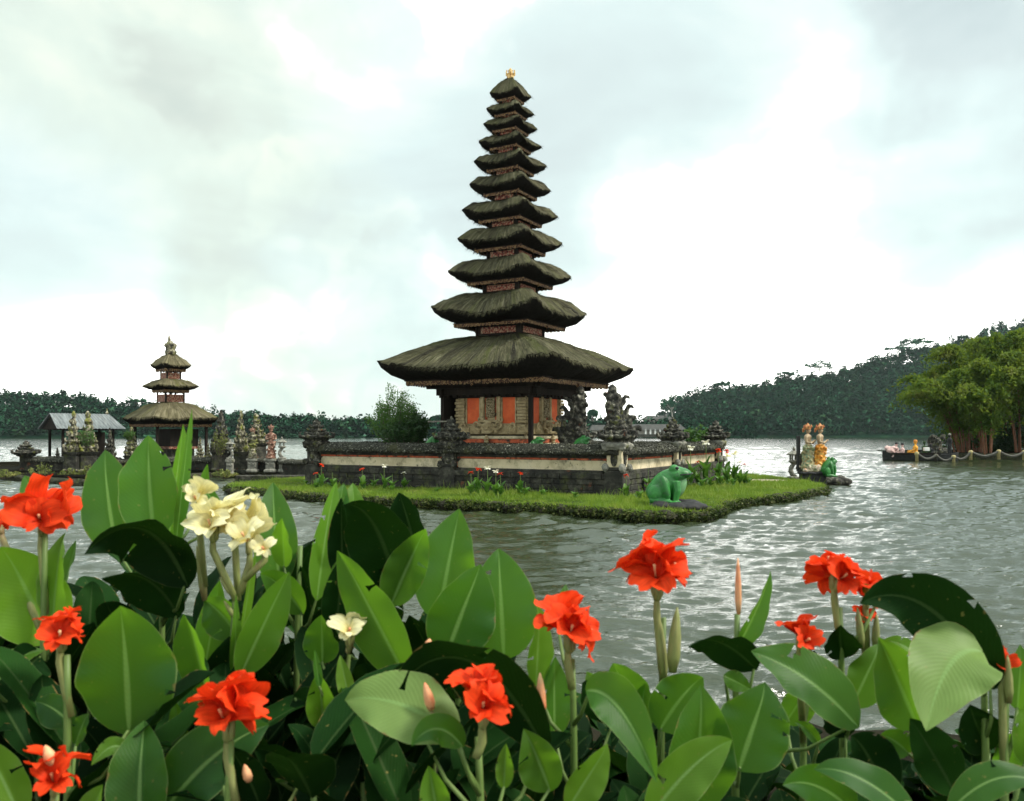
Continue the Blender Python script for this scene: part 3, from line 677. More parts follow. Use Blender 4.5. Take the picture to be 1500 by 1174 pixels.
m = MB(); m.raw([(-17,-2.5,2.6),(14.5,-2.5,2.6),(14.5,5,2.6),(-17,5,2.6),(-14,1,5.4),(12,1,5.4)], [(0,1,5,4),(1,2,5),(2,3,4,5),(3,0,4),(3,2,1,0)]); m.build('roof', M['tile'], t)
for k in range(8): MB().box((-6+k*2.4, -2.1, 1.6), (.8, .3, 2.6)).build('column', M['white'], t)
MB().box((0,-1,-.4), (34, 8, 1.6)).build('base', M['plinth'], t)
t2 = thing('shore_hall', 'grey-roofed low hall on the far shore seen left of the corner wall pillar', 'building', at(885, 637.5, 425), 0)
MB().box((0,2,1.4), (12, 4, 3)).build('wall', M['housewall'], t2)
m = MB(); m.raw([(-7.5,-2.5,2.4),(7.5,-2.5,2.4),(7.5,5,2.4),(-7.5,5,2.4),(-6,1,5.0),(6,1,5.0)], [(0,1,5,4),(1,2,5),(2,3,4,5),(3,0,4),(3,2,1,0)]); m.build('roof', M['tile'], t2)

# ------------------------------------------------------------------ thatched roofs
def sq(phi, n):
    c, s = np.cos(phi), np.sin(phi); d = (np.abs(c)**n + np.abs(s)**n)**(1.0/n)
    return c/d, s/d
def thatch_mesh(name, hw, hwt, ztop, zedge, rise, hwf, zf, apex=None, seed=0, N=240, nexp=9, tuft=1.0, conv=1.6):
    r = np.random.default_rng(seed)
    phi = np.linspace(0, 2*PI, N, endpoint=False) + PI/4
    x, y = sq(phi, nexp); xs, ys = sq(phi, 34)
    k = np.clip((np.hypot(x, y) - 1)/(np.max(np.hypot(x, y)) - 1), 0, 1)**1.15
    V = []; UV = []; rr = 16
    prof = [i/rr for i in range(rr+1)]
    ph_u = np.linspace(0, 1, N, endpoint=False)
    hws = hw*1.03
    for t in prof:
        rad = hwt + (hws-hwt)*t
        z = (zedge + rise*k*t**2) + (ztop - zedge)*(1 - t**conv)
        z = z + rise*.25*k*math.sin(PI*t)
        mixr = 1 - t**2*.85
        X = rad*(x*(1-mixr) + xs*mixr); Yv = rad*(y*(1-mixr) + ys*mixr)
        V.append(np.column_stack([X, Yv, z])); UV.append(np.column_stack([ph_u*hw/1.5, np.full(N, t*hw/3)]))
    # ragged cut edge, then the thick underside running in and down to the fascia
    jag = r.uniform(-1, 1, N)*.026*math.sqrt(hw)
    V[-1][:, 2] += jag; V[-1][:, 0] *= 1 + .004*r.normal(size=N); V[-1][:, 1] *= 1 + .004*r.normal(size=N)
    for f, g in ((.975, .10), (.90, .30), (.6, .62), (.0, 1.0)):
        rad = hwf + (hws - hwf)*f
        z = (zedge + rise*k)*(1-g) + (zf + .10)*g
        m = 1-f
        V.append(np.column_stack([rad*(x*(1-m) + xs*m), rad*(y*(1-m) + ys*m), z + (jag*.5 if f > .95 else 0)])); UV.append(np.column_stack([ph_u*hw/1.5, np.full(N, .9*hw/3)]))
    nr = len(V)
    if apex is not None:
        V.insert(0, np.column_stack([x*.02*hw, y*.02*hw, np.full(N, apex)])); UV.insert(0, np.column_stack([ph_u*hw/1.5, np.zeros(N)])); nr += 1
    VV = np.concatenate(V)
    # settled, uneven straw
    d = fbm(VV, 2.6/max(hw, .8)*1.5, seed, 3)*.034*math.sqrt(hw) + fbm(VV, 9, seed+5, 2)*.018
    VV[:, 2] += d
    Fq = np.concatenate([np.stack([np.arange(N)+i*N, np.arange(N)+(i+1)*N, (np.arange(N)+1) % N+(i+1)*N, (np.arange(N)+1) % N+i*N], 1) for i in range(nr-1)])
    cap = np.arange(N)[None, ::-1] + (nr-1)*N
    uv = np.concatenate(UV)
    faces = [Fq, cap[:, ::1]]
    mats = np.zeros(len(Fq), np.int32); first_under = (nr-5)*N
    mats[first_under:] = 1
    # straw ends along the eave and loose tufts over the slope
    nt = int(900*hw*tuft); base = len(VV)
    ei = r.integers(0, N, nt); f = r.random(nt)
    off = 1 if apex is not None else 0
    E = VV[(rr+off)*N:(rr+off+1)*N]; En = np.roll(E, -1, 0)
    P = E[ei]*(1-f)[:, None] + En[ei]*f[:, None]
    outd = P[:, :2]/(np.linalg.norm(P[:, :2], axis=1)[:, None] + 1e-9)
    L = r.uniform(.03, .13, nt)*math.sqrt(min(hw, 2.5)/1.2)
    tip = P.copy(); tip[:, :2] += outd*(L*.55)[:, None]; tip[:, 2] -= L*r.uniform(.4, 1.1, nt)
    side = np.column_stack([-outd[:, 1], outd[:, 0], np.zeros(nt)])*(r.uniform(.006, .016, nt)[:, None])
    inn = P.copy(); inn[:, :2] -= outd*.05; inn[:, 2] += .02
    T1 = np.stack([inn - side, inn + side, tip], 1).reshape(-1, 3)
    # slope tufts
    ns = int(1500*hw*hw*tuft*.4) + 150
    rowi = r.integers(off+1, rr+off, ns); ci = r.integers(0, N, ns)
    a = VV[rowi*N + ci]; bq = VV[(rowi+1)*N + ci]; f = r.random(ns)[:, None]; P = a*(1-f) + bq*f
    dn = (bq - a); dn /= np.linalg.norm(dn, axis=1)[:, None] + 1e-9
    outd = P[:, :2]/(np.linalg.norm(P[:, :2], axis=1)[:, None] + 1e-9)
    side = np.column_stack([-outd[:, 1], outd[:, 0], np.zeros(ns)])
    up = np.cross(dn, side); up *= np.sign(up[:, 2:3] + 1e-9)
    L = r.uniform(.06, .20, ns)[:, None]
    T2 = np.stack([P - side*r.uniform(.006, .020, ns)[:, None], P + side*r.uniform(.006, .020, ns)[:, None], P + dn*L + up*L*r.uniform(.05, .32, ns)[:, None] + side*(r.normal(0, .25, ns)[:, None]*L)], 1).reshape(-1, 3)
    tri = np.arange(3*(nt+ns)).reshape(-1, 3) + base
    uvt1 = np.repeat(np.column_stack([r.random(nt)*hw/1.5, r.random(nt)*hw/3]), 3, 0); uvt2 = np.repeat(np.column_stack([r.random(ns)*hw/1.5, r.random(ns)*hw/3]), 3, 0)
    VV = np.concatenate([VV, T1, T2]); uv = np.concatenate([uv, uvt1, uvt2])
    me = mesh_np(name, VV, [Fq, cap, tri], uv=uv)
    n_all = len(me.polygons); mi = np.zeros(n_all, np.int32); mi[:len(mats)] = mats; mi[len(mats)] = 1
    sm = np.zeros(n_all, bool); sm[:len(mats)] = True
    me.polygons.foreach_set('use_smooth', sm)
    return me, mi

def ring_boards(s, z, h, w, up=0.0, tw=.04):
    """four boards butted into a square frame of half-width s"""
    m = MB()
    m.box((0,-s,z), (2*s+tw, tw, h)).box((0,s,z), (2*s+tw, tw, h)).box((s,0,z), (tw, 2*s-tw-.004, h)).box((-s,0,z), (tw, 2*s-tw-.004, h))
    return m
def roof_part(root, hw, hwt, ztop, zedge, rise, hwf, zf, apex, seed, tm, gilt, nexp=9, fas=.1, drops=True, conv=1.6, tuft=1.0, N=240):
    me, mi = thatch_mesh('roof', hw, hwt, ztop, zedge, rise, hwf, zf, apex, seed, nexp=nexp, conv=conv, tuft=tuft, N=N)
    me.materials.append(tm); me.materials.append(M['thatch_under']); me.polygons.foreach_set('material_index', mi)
    o = link('roof', me, None, root)
    # carved and gilded eave board with a dark ledge above it and pendants at corners and centres
    f = ring_boards(hwf, zf + fas/2, fas, .04)
    if drops:
        r = random.Random(seed)
        nn = max(6, int(hwf/.07))
        for sd_ in range(4):
            Rm = Matrix.Rotation(sd_*PI/2, 3, 'Z')
            for i in range(nn):
                x = -hwf + (i+.5)*2*hwf/nn; hh = fas*r.uniform(.22, .42)
                p = Rm @ Vector((x, -hwf-.012, zf - hh*.4)); f.box(p, (hwf/nn*1.2, .022, hh), sd_*PI/2)
            c = Rm @ Vector((hwf, -hwf, zf + fas*.45)); f.ell(c, (fas*.75, fas*.75, fas*.85), n=5)
            c = Rm @ Vector((hwf + fas*.3, -hwf - fas*.3, zf + fas*1.1)); f.ell(c, (fas*.35, fas*.35, fas*.6), n=4)
            c = Rm @ Vector((0, -hwf-.03, zf - fas*.1)); f.ell(c, (fas*.55, .03, fas*.7), n=5)
    f.build('fascia', gilt, o)
    ring_boards(hwf*1.03, zf + fas*1.25, fas*.3, .03).build('eave_ledge', M['wood'], o)
    return o

# ------------------------------------------------------------------ the eleven-tiered pagoda
TH = R(29)
pag = thing('pagoda', 'tall eleven-tiered thatched pagoda with orange painted walls on the island', 'pagoda', (-.05, 29.3, 0), -TH)
tiers = [ # side, zedge, rise, ztop(shoulder), side_fascia, zfascia
    (6.34, 4.14, .16, 5.30, 5.00, 3.62), (3.90, 5.98, .20, 6.74, 2.74, 5.60), (3.10, 7.31, .15, 7.92, 2.09, 7.03), (2.64, 8.43, .14, 8.97, 1.71, 8.17),
    (2.41, 9.42, .13, 9.89, 1.53, 9.16), (2.05, 10.34, .12, 10.76, 1.28, 10.08), (1.83, 11.13, .11, 11.52, 1.13, 10.91), (1.59, 11.82, .10, 12.15, .98, 11.67),
    (1.36, 12.44, .09, 12.74, .85, 12.28), (1.21, 12.97, .08, 13.25, .75, 12.82), (1.05, 13.54, .08, 14.22, .64, 13.36)]
for i, (s, ze, ri, zt, sf, zf) in enumerate(tiers):
    last = i == len(tiers)-1
    nxt = None if last else tiers[i+1]
    hwt = .06 if last else nxt[0]*.225
    roof_part(pag, s/2*1.02, hwt, zt, ze - ri*.15, ri*1.45, sf/2, zf, (zt+.02) if last else None, 100+i, M['thatch'], M['gilt'], nexp=13 if i else 20, fas=.11 if i == 0 else .085 - .003*i, conv=1.45 if i == 0 else (1.25 if last else 2.0), N=360 if i == 0 else 240)
    # soffit
    MB().box((0,0,zf+.16), (sf*.97, sf*.97, .03)).build('soffit', M['wood'], pag)
    if not last:
        # storey box that carries the next roof
        sb = nxt[0]*.43; z0 = zt - .12; z1 = nxt[5] + .15
        b = MB(); b.box((0,0,(z0+z1)/2), (sb, sb, z1-z0)).build('storey', M['wood'], pag)
        for k in range(4):
            Rm = Matrix.Rotation(k*PI/2, 3, 'Z')
            p = Rm @ Vector((0, -sb/2-.012, zt + (z1-zt)*.42))
            MB().box(p, (sb*.80, .024, max(.06, (z1-zt)*.46)), k*PI/2).build('carved_panel', M['gilt_red'], pag)
            c = Rm @ Vector((sb/2, -sb/2, (z0+z1)/2)); MB().box(c, (.07, .07, z1-z0-.004), k*PI/2).build('corner_post', M['wood'], pag)
fin = MB(); fin.lathe([(.10,14.18),(.13,14.24),(.08,14.30),(.12,14.36),(.07,14.42),(.09,14.47),(.02,14.56)], n=10)
for k in range(6):
    a = k*PI/3; fin.tube([(.08*math.cos(a),.08*math.sin(a),14.28), (.17*math.cos(a),.17*math.sin(a),14.36), (.15*math.cos(a),.15*math.sin(a),14.46), (.09*math.cos(a),.09*math.sin(a),14.47)], [.03,.03,.02,.008], 6)
M['finial'] = pmat('gilded_finial', [(.3,(.20,.07,.02)),(.5,(.50,.32,.10)),(.7,(.70,.58,.30))], scale=12, rough=.5, bump=.6)
link('finial', carve(fin, .014, .008, 14, name='finial'), M['finial'], pag)

def volute(mb, c, w, h, d, Rm, flip=1, turns=.9):
    """a scroll standing on c: a thick band that curls over at its top"""
    pts = []; 
    for i in range(9):
        t = i/8; a = -PI/2 + t*PI*2*turns
        rr = w*.5*(1 - .55*t)
        pts.append(Rm @ Vector((flip*(rr*math.cos(a)), 0, h*.62 + rr*math.sin(a))) + Vector(c))
    base = [Rm @ Vector((-flip*w*.25, 0, 0)) + Vector(c), Rm @ Vector((-flip*w*.28, 0, h*.3)) + Vector(c)]
    mb.tube(base + pts, [d*.9, d*.8] + [d*(.75 - .03*i) for i in range(9)], 6)

def pagoda_body():
    hb = 1.30   # half side of the wall box
    core = MB().box((0,0,2.62), (hb*2, hb*2, 1.55))
    core.build('body_wall', M['sand'], pag)
    # stepped stone base with red bands
    b = MB()
    b.lathe([(hb+.36,1.40),(hb+.36,1.56),(hb+.30,1.60),(hb+.30,1.70)], square=True); b.build('base', M['cream'], pag)
    MB().lathe([(hb+.22,1.70),(hb+.24,1.72),(hb+.24,1.83),(hb+.16,1.84)], square=True).build('red_band', M['redtrim'], pag)
    MB().lathe([(hb+.26,1.84),(hb+.28,1.87),(hb+.28,1.93),(hb+.2,1.94)], square=True).build('ledge', M['cream'], pag)
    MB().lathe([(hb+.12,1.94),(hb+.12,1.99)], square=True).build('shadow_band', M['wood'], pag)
    MB().lathe([(hb+.18,1.99),(hb+.20,2.02),(hb+.18,2.26),(hb+.10,2.33),(hb+.04,2.34)], square=True).build('plinth', M['sand'], pag)
    for k in range(4):
        Rm = Matrix.Rotation(k*PI/2, 3, 'Z'); rz = k*PI/2
        def P(x, y, z): return Rm @ Vector((x, -hb - y, z))
        for sx in (-1, 1):
            MB().box(P(sx*.68, .012, 2.78), (.50, .03, .88), rz).build('painted_panel', M['orange'], pag)
            fr = MB()
            for dx in (-.255, .255): fr.box(P(sx*.68 + dx, .025, 2.78), (.035, .06, .90), rz)
            fr.box(P(sx*.68, .025, 2.32), (.545, .06, .05), rz); fr.build('panel_frame', M['sand'], pag)
            MB().box(P(sx*.19, .008, 2.80), (.08, .02, .82), rz).build('red_strip', M['redtrim'], pag)
            j = MB(); j.box(P(sx*.31, .05, 2.78), (.14, .10, .92), rz, .015); j.box(P(sx*.27, .07, 2.78), (.03, .08, .90), rz)
            volute(j, P(sx*.37, .07, 2.26), .20, .36, .05, Rm, sx); j.build('door_jamb', M['sand'], pag)
            # corner pilaster of stacked courses
            p = MB()
            for q in range(8):
                zz = 2.40 + q*.105; p.box(P(sx*(hb - .13), .04, zz), (.36 - (.05 if q % 2 else 0), .10 if q % 2 else .15, .085), rz, .012)
            for q in range(3): p.box(P(sx*(hb - .10 - q*.02), .09, 2.10 + q*.08), (.46 - q*.06, .20 - q*.04, .08), rz, .015)
            p.build('pilaster', M['sand'], pag)
            w = MB(); volute(w, P(sx*.92, .26, 2.02), .26, .38, .06, Rm, sx); w.box(P(sx*.88, .20, 2.12), (.34, .12, .2), rz, .03)
            link('scroll', carve(w, .02, .012, 16, name='scroll'), M['sand'], pag)
        MB().box(P(0, .05, 2.86), (.32, .10, .62), rz, .012).build('door', M['sand_carved'], pag)
        d = MB()
        for q in range(14):
            rr = random.Random(k*50+q); d.ell(P(rr.uniform(-.11, .11), .10, 2.60 + q*.04), (.05, .03, .05), n=4)
        link('door_relief', carve(d, .014, .012, 22, name='door_relief'), M['sand_carved'], pag)
        # mask-like relief below the door with curling sides
        c = MB(); c.ell(P(0, .24, 2.20), (.30, .12, .17) if k % 2 == 0 else (.12, .30, .17), n=7)
        for sx in (-1, 1): c.ell(P(sx*.11, .35, 2.26), (.05, .05, .05), n=5); c.ell(P(sx*.26, .28, 2.30), (.09, .07, .06), n=5)
        c.ell(P(0, .36, 2.18), (.05, .06, .06), n=5)
        c.box(P(0, .14, 2.42), (.66, .20, .08), rz, .02); c.box(P(0, .24, 2.05), (.40, .20, .08), rz, .02)
        for sx in (-1, 1):
            volute(c, P(sx*.40, .27, 2.02), .28, .44, .07, Rm, sx)
        link('carved_base', carve(c, .018, .014, 14, name='carved_base'), M['sand'], pag)
        f = MB(); f.lathe([(.05,0),(.09,.03),(.06,.07),(.10,.13),(.05,.18),(.06,.21),(.02,.27)], c=P(0, .33, 1.70), n=10); f.build('step_finial', M['sand'], pag)
        # posts and beams
        MB().box(Rm @ Vector((1.66, -1.66, 2.52)), (.13, .13, 2.0), rz).build('post', M['wood'], pag)
        MB().lathe([(.17,1.45),(.17,1.58),(.11,1.64),(.10,1.70)], c=Rm @ Vector((1.66, -1.66, 0)), square=True).build('post_foot', M['greystone'], pag)
        MB().box(P(0, .36, 3.40), (3.8, .14, .22), rz).build('beam', M['wood'], pag)
        MB().box(P(0, .60, 3.58), (4.3, .10, .16), rz).build('bracket_beam', M['wood'], pag)
        fr = MB()
        for q in range(14): fr.box(P(-1.75 + q*.27, .36, 3.26), (.12, .06, .10), rz)
        fr.build('beam_fringe', M['wood'], pag)
        MB().box(P(0, .02, 3.32), (2.5, .10, .25), rz).build('lintel', M['wood'], pag)
    MB().box((0,0,3.545), (3.9, 3.9, .05)).build('ceiling', M['wood'], pag)
    # dark timber screen that closes the left bay
    MB().box((-1.63,-1.0,2.45), (.06, 1.2, 1.75)).build('timber_screen', M['wood'], pag)
    MB().box((-1.78,-1.72,2.42), (.9, .05, .05)).build('rail', M['greystone'], pag)
pagoda_body()

# ------------------------------------------------------------------ carved stone pieces
def finial_mb(h, w, steps=4, seed=0, crown=True):
    """stepped stone crown: broad bowl with upturned ears, then shrinking tiers to a point"""
    r = random.Random(seed); m = MB()
    m.lathe([(.28*w,0),(.34*w,.05*h),(.30*w,.08*h),(.44*w,.16*h),(.48*w,.24*h),(.40*w,.27*h)], square=True)
    z = .27*h
    for k in range(steps):
        ww = w*(.34 - .30*k/steps); hh = h*.60/steps
        m.lathe([(ww*.8,z-.01),(ww,z+hh*.25),(ww*1.08,z+hh*.5),(ww*.75,z+hh*.6),(ww*.6,z+hh+.01)], square=True)
        for q in range(4):
            a = q*PI/2 + PI/4; m.ell((ww*1.2*math.cos(a), ww*1.2*math.sin(a), z+hh*.6), (ww*.22, ww*.22, hh*.5), n=4)
            a = q*PI/2; m.ell((ww*.95*math.cos(a), ww*.95*math.sin(a), z+hh*.45), (ww*.3, ww*.3, hh*.45), n=4)
        z += hh
    m.lathe([(.05*w,z-.02),(.08*w,z+.04*h),(.045*w,z+.07*h),(.012*w,h)], n=8)
    if crown:
        for q in range(8):
            a = q*PI/4 + (PI/8 if q % 2 else 0)*0; L = .52*w if q % 2 else .44*w
            m.tube([(L*.7*math.cos(a), L*.7*math.sin(a), .16*h), (L*1.15*math.cos(a), L*1.15*math.sin(a), .24*h), (L*1.22*math.cos(a), L*1.22*math.sin(a), .36*h), (L*1.0*math.cos(a), L*1.0*math.sin(a), .41*h)], [.09*w,.085*w,.06*w,.025*w], 6)
    return m
FIN = [carve(finial_mb(1.0, .95, 4, s), .022, .03, 9, seed=s, name='finial') for s in (1, 2)]

def spire_mb(h, w, seed=0, steps=6):
    """tall shrine gatepost: plain shaft below, ever smaller ornate tiers with corner curls above"""
    r = random.Random(seed); m = MB()
    m.lathe([(.50*w,0),(.50*w,.06*h),(.40*w,.08*h),(.36*w,.30*h),(.44*w,.33*h),(.50*w,.37*h)], square=True)
    z = .35*h; 
    for k in range(steps):
        f = 1 - k/steps; ww = w*(.06 + .40*f**1.25); hh = h*.60/steps
        m.lathe([(ww*.72,z-.02),(ww*.7,z+hh*.35),(ww*1.0,z+hh*.5),(ww*1.05,z+hh*.62),(ww*.66,z+hh*.75),(ww*.6,z+hh+.02)], square=True)
        for q in range(4):
            a = q*PI/2 + PI/4
            c, s = math.cos(a), math.sin(a); L = ww*1.25
            m.tube([(L*.8*c, L*.8*s, z+hh*.45), (L*1.12*c, L*1.12*s, z+hh*.6), (L*1.12*c, L*1.12*s, z+hh*1.0), (L*.9*c, L*.9*s, z+hh*1.1)], [ww*.22, ww*.2, ww*.14, ww*.05], 5)
            a = q*PI/2; m.ell((ww*1.0*math.cos(a), ww*1.0*math.sin(a), z+hh*.55), (ww*.34, ww*.34, hh*.42), n=4)
        z += hh
    m.lathe([(.07*w,z-.03),(.10*w,z+.015*h),(.05*w,z+.03*h),(.01*w,h)], n=8)
    for _ in range(46):      # knobbly carved flowers
        t = r.random(); zz = h*(.36 + .5*t); ww = w*(.50 - .44*t); a = r.uniform(0, 2*PI)
        m.ell((ww*math.cos(a), ww*math.sin(a), zz), (w*r.uniform(.05, .11),)*3, n=4)
    return m
SPIRE = [carve(spire_mb(3.0, 1.0, s), .035, .05, 6, seed=s, name='gatepost') for s in (3, 4, 5)]

# ------------------------------------------------------------------ compound wall with pillars
wall = thing('compound_wall', 'low cream and red panelled wall with mossy coping round the pagoda', 'wall', (.53, 31.12, 0), -TH)
HX, HY = 5.6, 5.05
def wall_side(length, n_panels, Rm, rz, off, flip):
    """one straight run in local x, its outer face on -y at distance off"""
    def P(x, y, z): return Rm @ Vector((x, -off + y, z))
    L = length
    nseg = int(L/.1)
    MB().box(P(0, .14, .58), (L + .30, .58, .76), rz, .02).build('plinth', M['plinth'], wall)
    rb = random.Random(int(length*100)); cs = MB()
    for row in range(4):
        x = -L/2 - .18 - rb.uniform(0, .3)
        while x < L/2 + .16:
            w_ = rb.uniform(.34, .62); x1 = min(x + w_, L/2 + .18); x0 = max(x, -L/2 - .18)
            if x1 - x0 > .06: cs.box(P((x0+x1)/2, -.155 + rb.uniform(-.012, .012) - (.03 if row == 3 else 0) - (.03 if row == 0 else 0), .30 + row*.165), (x1-x0-.012, .06, .155), rz, .012)
            x += w_
    cs.build('stone_courses', M['plinth'], wall)
    MB().box(P(0, .12, .90), (L + .2, .50, .09), rz, .015).build('base_ledge', M['plinth'], wall)
    MB().box(P(0, .16, 1.12), (L, .28, .56), rz).build('core', M['plinth'], wall)
    MB().box(P(0, .15, 1.345), (L + .02, .40, .09), rz, .01).build('eave_ledge', M['plinth'], wall)
    # coping: a mossy ridge with an uneven skin
    prof = [(-.26,1.40),(-.30,1.44),(-.27,1.50),(-.14,1.62),(.02,1.69),(.16,1.71),(.30,1.69),(.46,1.62),(.60,1.50),(.62,1.40)]
    V = []; 
    for i in range(nseg+1):
        x = -L/2 - .1 + (L+.2)*i/nseg
        for y, z in prof: V.append(P(x, y, z))
    V = np.array([tuple(v) for v in V]); m = len(prof)
    V[:, 2] += fbm(V, 5, 3, 3)*.022; V[:, 2] += fbm(V, 16, 5, 2)*.014
    i = np.arange(nseg)[:, None]*m + np.arange(m-1)[None, :]
    Fq = np.stack([i, i+m, i+m+1, i+1], -1).reshape(-1, 4)
    caps = [np.arange(m)[None, :], (np.arange(m)[::-1] + nseg*m)[None, :]]
    r = np.random.default_rng(int(length*10))
    nt = int(L*260); k = r.integers(0, nseg, nt); j = r.integers(0, 7, nt); a = V[k*m+j]*(1-r.random(nt)[:, None]) + 0
    f = r.random((nt, 1)); g = r.random((nt, 1))
    P0 = (V[k*m+j]*(1-f) + V[(k+1)*m+j]*f)*(1-g) + (V[k*m+j+1]*(1-f) + V[(k+1)*m+j+1]*f)*g
    Q, Fa = quads(P0 + np.array([0, 0, .012]), np.full(nt, .05), r, up=.2, aspect=.6)
    link('coping', mesh_np('coping', np.concatenate([V, Q]), [Fq, caps[0], caps[1], Fa + len(V)]), M['coping'], wall)
    wp = L/n_panels
    for q in range(n_panels):
        x = -L/2 + (q+.5)*wp; hw = wp/2 - .26
        c = .13
        m_ = MB(); pts = [(-hw,.88+c),(-hw+c,.88),(hw-c,.88),(hw,.88+c),(hw,1.235-c),(hw-c,1.235),(-hw+c,1.235),(-hw,1.235-c)]
        Vp = [P(x+a_, -.005, b_) for a_, b_ in pts] + [P(x+a_, .04, b_) for a_, b_ in pts]
        m_.raw(Vp, [tuple(range(8)), tuple(range(15, 7, -1))] + [(i_, i_+8, (i_+1) % 8+8, (i_+1) % 8) for i_ in range(8)])
        m_.build('cream_panel', M['cream'], wall)
        MB().box(P(x, .008, 1.27), (wp - .34, .05, .055), rz).build('red_band', M['redtrim'], wall)
        for sx in (-1, 1): MB().box(P(x + sx*(wp/2 - .215), .008, 1.06), (.085, .05, .36), rz).build('red_edge', M['redtrim'], wall)
def pillar(lx, ly, pale, k):
    b = MB(); b.box((lx, ly, .62), (.56, .56, .70), 0, .02); b.box((lx, ly, 1.02), (.50, .50, .10), 0, .02)
    p = b.build('pillar', M['plinth'], wall)
    MB().box((lx, ly, 1.32), (.46, .46, .54), 0, .02).build('shaft', M['cream'] if pale else M['stone'], p)
    for q in range(4):
        Rm = Matrix.Rotation(q*PI/2, 3, 'Z'); c = Rm @ Vector((0, -.24, 0))
        e = MB().ell((lx+c.x, ly+c.y, 1.30), (.11, .035, .22) if q % 2 == 0 else (.035, .11, .22), n=6); e.build('oval_shield', M['stone'], p)
    e = MB()
    for q in range(4):
        Rm = Matrix.Rotation(q*PI/2 + PI/4, 3, 'Z'); c = Rm @ Vector((0, -.36, 0)); e.ell((lx+c.x, ly+c.y, 1.05), (.11, .11, .13), n=5)
        c = Rm @ Vector((0, -.36, 0)); e.ell((lx+c.x, ly+c.y, 1.62), (.11, .11, .12), n=5)
    e.lathe([(.26,1.54),(.36,1.64),(.38,1.72),(.28,1.78)], c=(lx, ly, 0), square=True)
    link('capital', carve(e, .022, .02, 12, name='capital'), M['greystone'] if pale else M['stone'], p)
    f = link('finial', FIN[k % 2], M['stone'], p, (lx, ly, 1.72)); f.scale = (.96, .96, .84 if k != 2 else .95)
for k, (ln, npan, off) in enumerate(((2*HX, 2, HY), (2*HY, 2, HX), (2*HX, 2, HY), (2*HY, 2, HX))):
    wall_side(ln, npan, Matrix.Rotation(k*PI/2, 3, 'Z'), k*PI/2, off, 1)
for k, (a, b, pale) in enumerate([(-HX+.06,-HY+.04,False),(0,-HY+.04,False),(HX-.04,-HY+.04,True),(HX-.04,-.1,True),(HX-.04,HY-.04,True),(-HX+.04,HY-.04,False),(0,HY-.04,False),(-HX+.04,0,False)]): pillar(a, b, pale, k)
# raised court inside the wall
court = MB().box((.53, 31.12, .86), (2*HX-.5, 2*HY-.5, 1.2), -TH).build('court_floor', M['greystone']); tag(court, kind='structure')

# carved gate wings in the court
def hook(mb, c, s, flip):
    pts = [(0,0,-.15),(.45,0,.0),(.78,0,.30),(.88,0,.70),(1.05,0,.98),(1.30,0,.98),(1.36,0,.76)]
    mb.tube([(c[0]+flip*p[0]*s, c[1], c[2]+p[2]*s) for p in pts], [.36*s,.36*s,.30*s,.23*s,.18*s,.15*s,.12*s], 7)
def wing(label, px, py_top, py_bot, Y, flip, seed, m):
    b = at(px, py_bot, Y); H = (py_bot-py_top)/F*Y
    t = thing('gate_wing', label, 'gate wing', b, 0, 'carved gate wings in the court')
    mb = MB(); r = random.Random(seed)
    mb.box((0,0,H*.05), (H*.34, H*.30, H*.1), 0, .02); mb.box((0,0,H*.42), (H*.17, H*.22, H*.76), 0, .02)
    mb.ell((flip*-.0*H,0,H*.90), (H*.075, H*.085, H*.10), n=7); mb.ell((flip*.03*H,0,H*.80), (H*.11, H*.11, H*.07), n=6)
    for k, (z, x, w) in enumerate(((.06,.17,.21),(.27,.14,.18),(.46,.11,.16),(.64,.08,.13))):
        c = (flip*x*H, 0, z*H); Rm = Matrix.Identity(3)
        mb.box((flip*x*.7*H, 0, (z+.09)*H), (H*w*1.05, H*.15, H*.20), 0, .02)
        hook(mb, (flip*x*.66*H, 0, (z+.02)*H), w*H*1.15, flip)
    for k in range(60):
        mb.ell((r.uniform(-.10, .10)*H, r.choice((-1, 1))*H*.11, r.uniform(.08, .88)*H), (r.uniform(.02, .045)*H,)*3, n=4)
    link('carving', carve(mb, .03*H/2, .025*H/2, 9/H*2, seed=seed, name='carving'), m, t)
    return t
wing('dark lichened stone gate wing with curls on its left, standing by the pagoda right post', 850, 566, 656, 27.6, -1, 5, M['stone'])
wing('dark lichened stone gate wing with curls on its right, behind the corner wall finial', 897, 563, 656, 26.0, 1, 6, M['stone'])

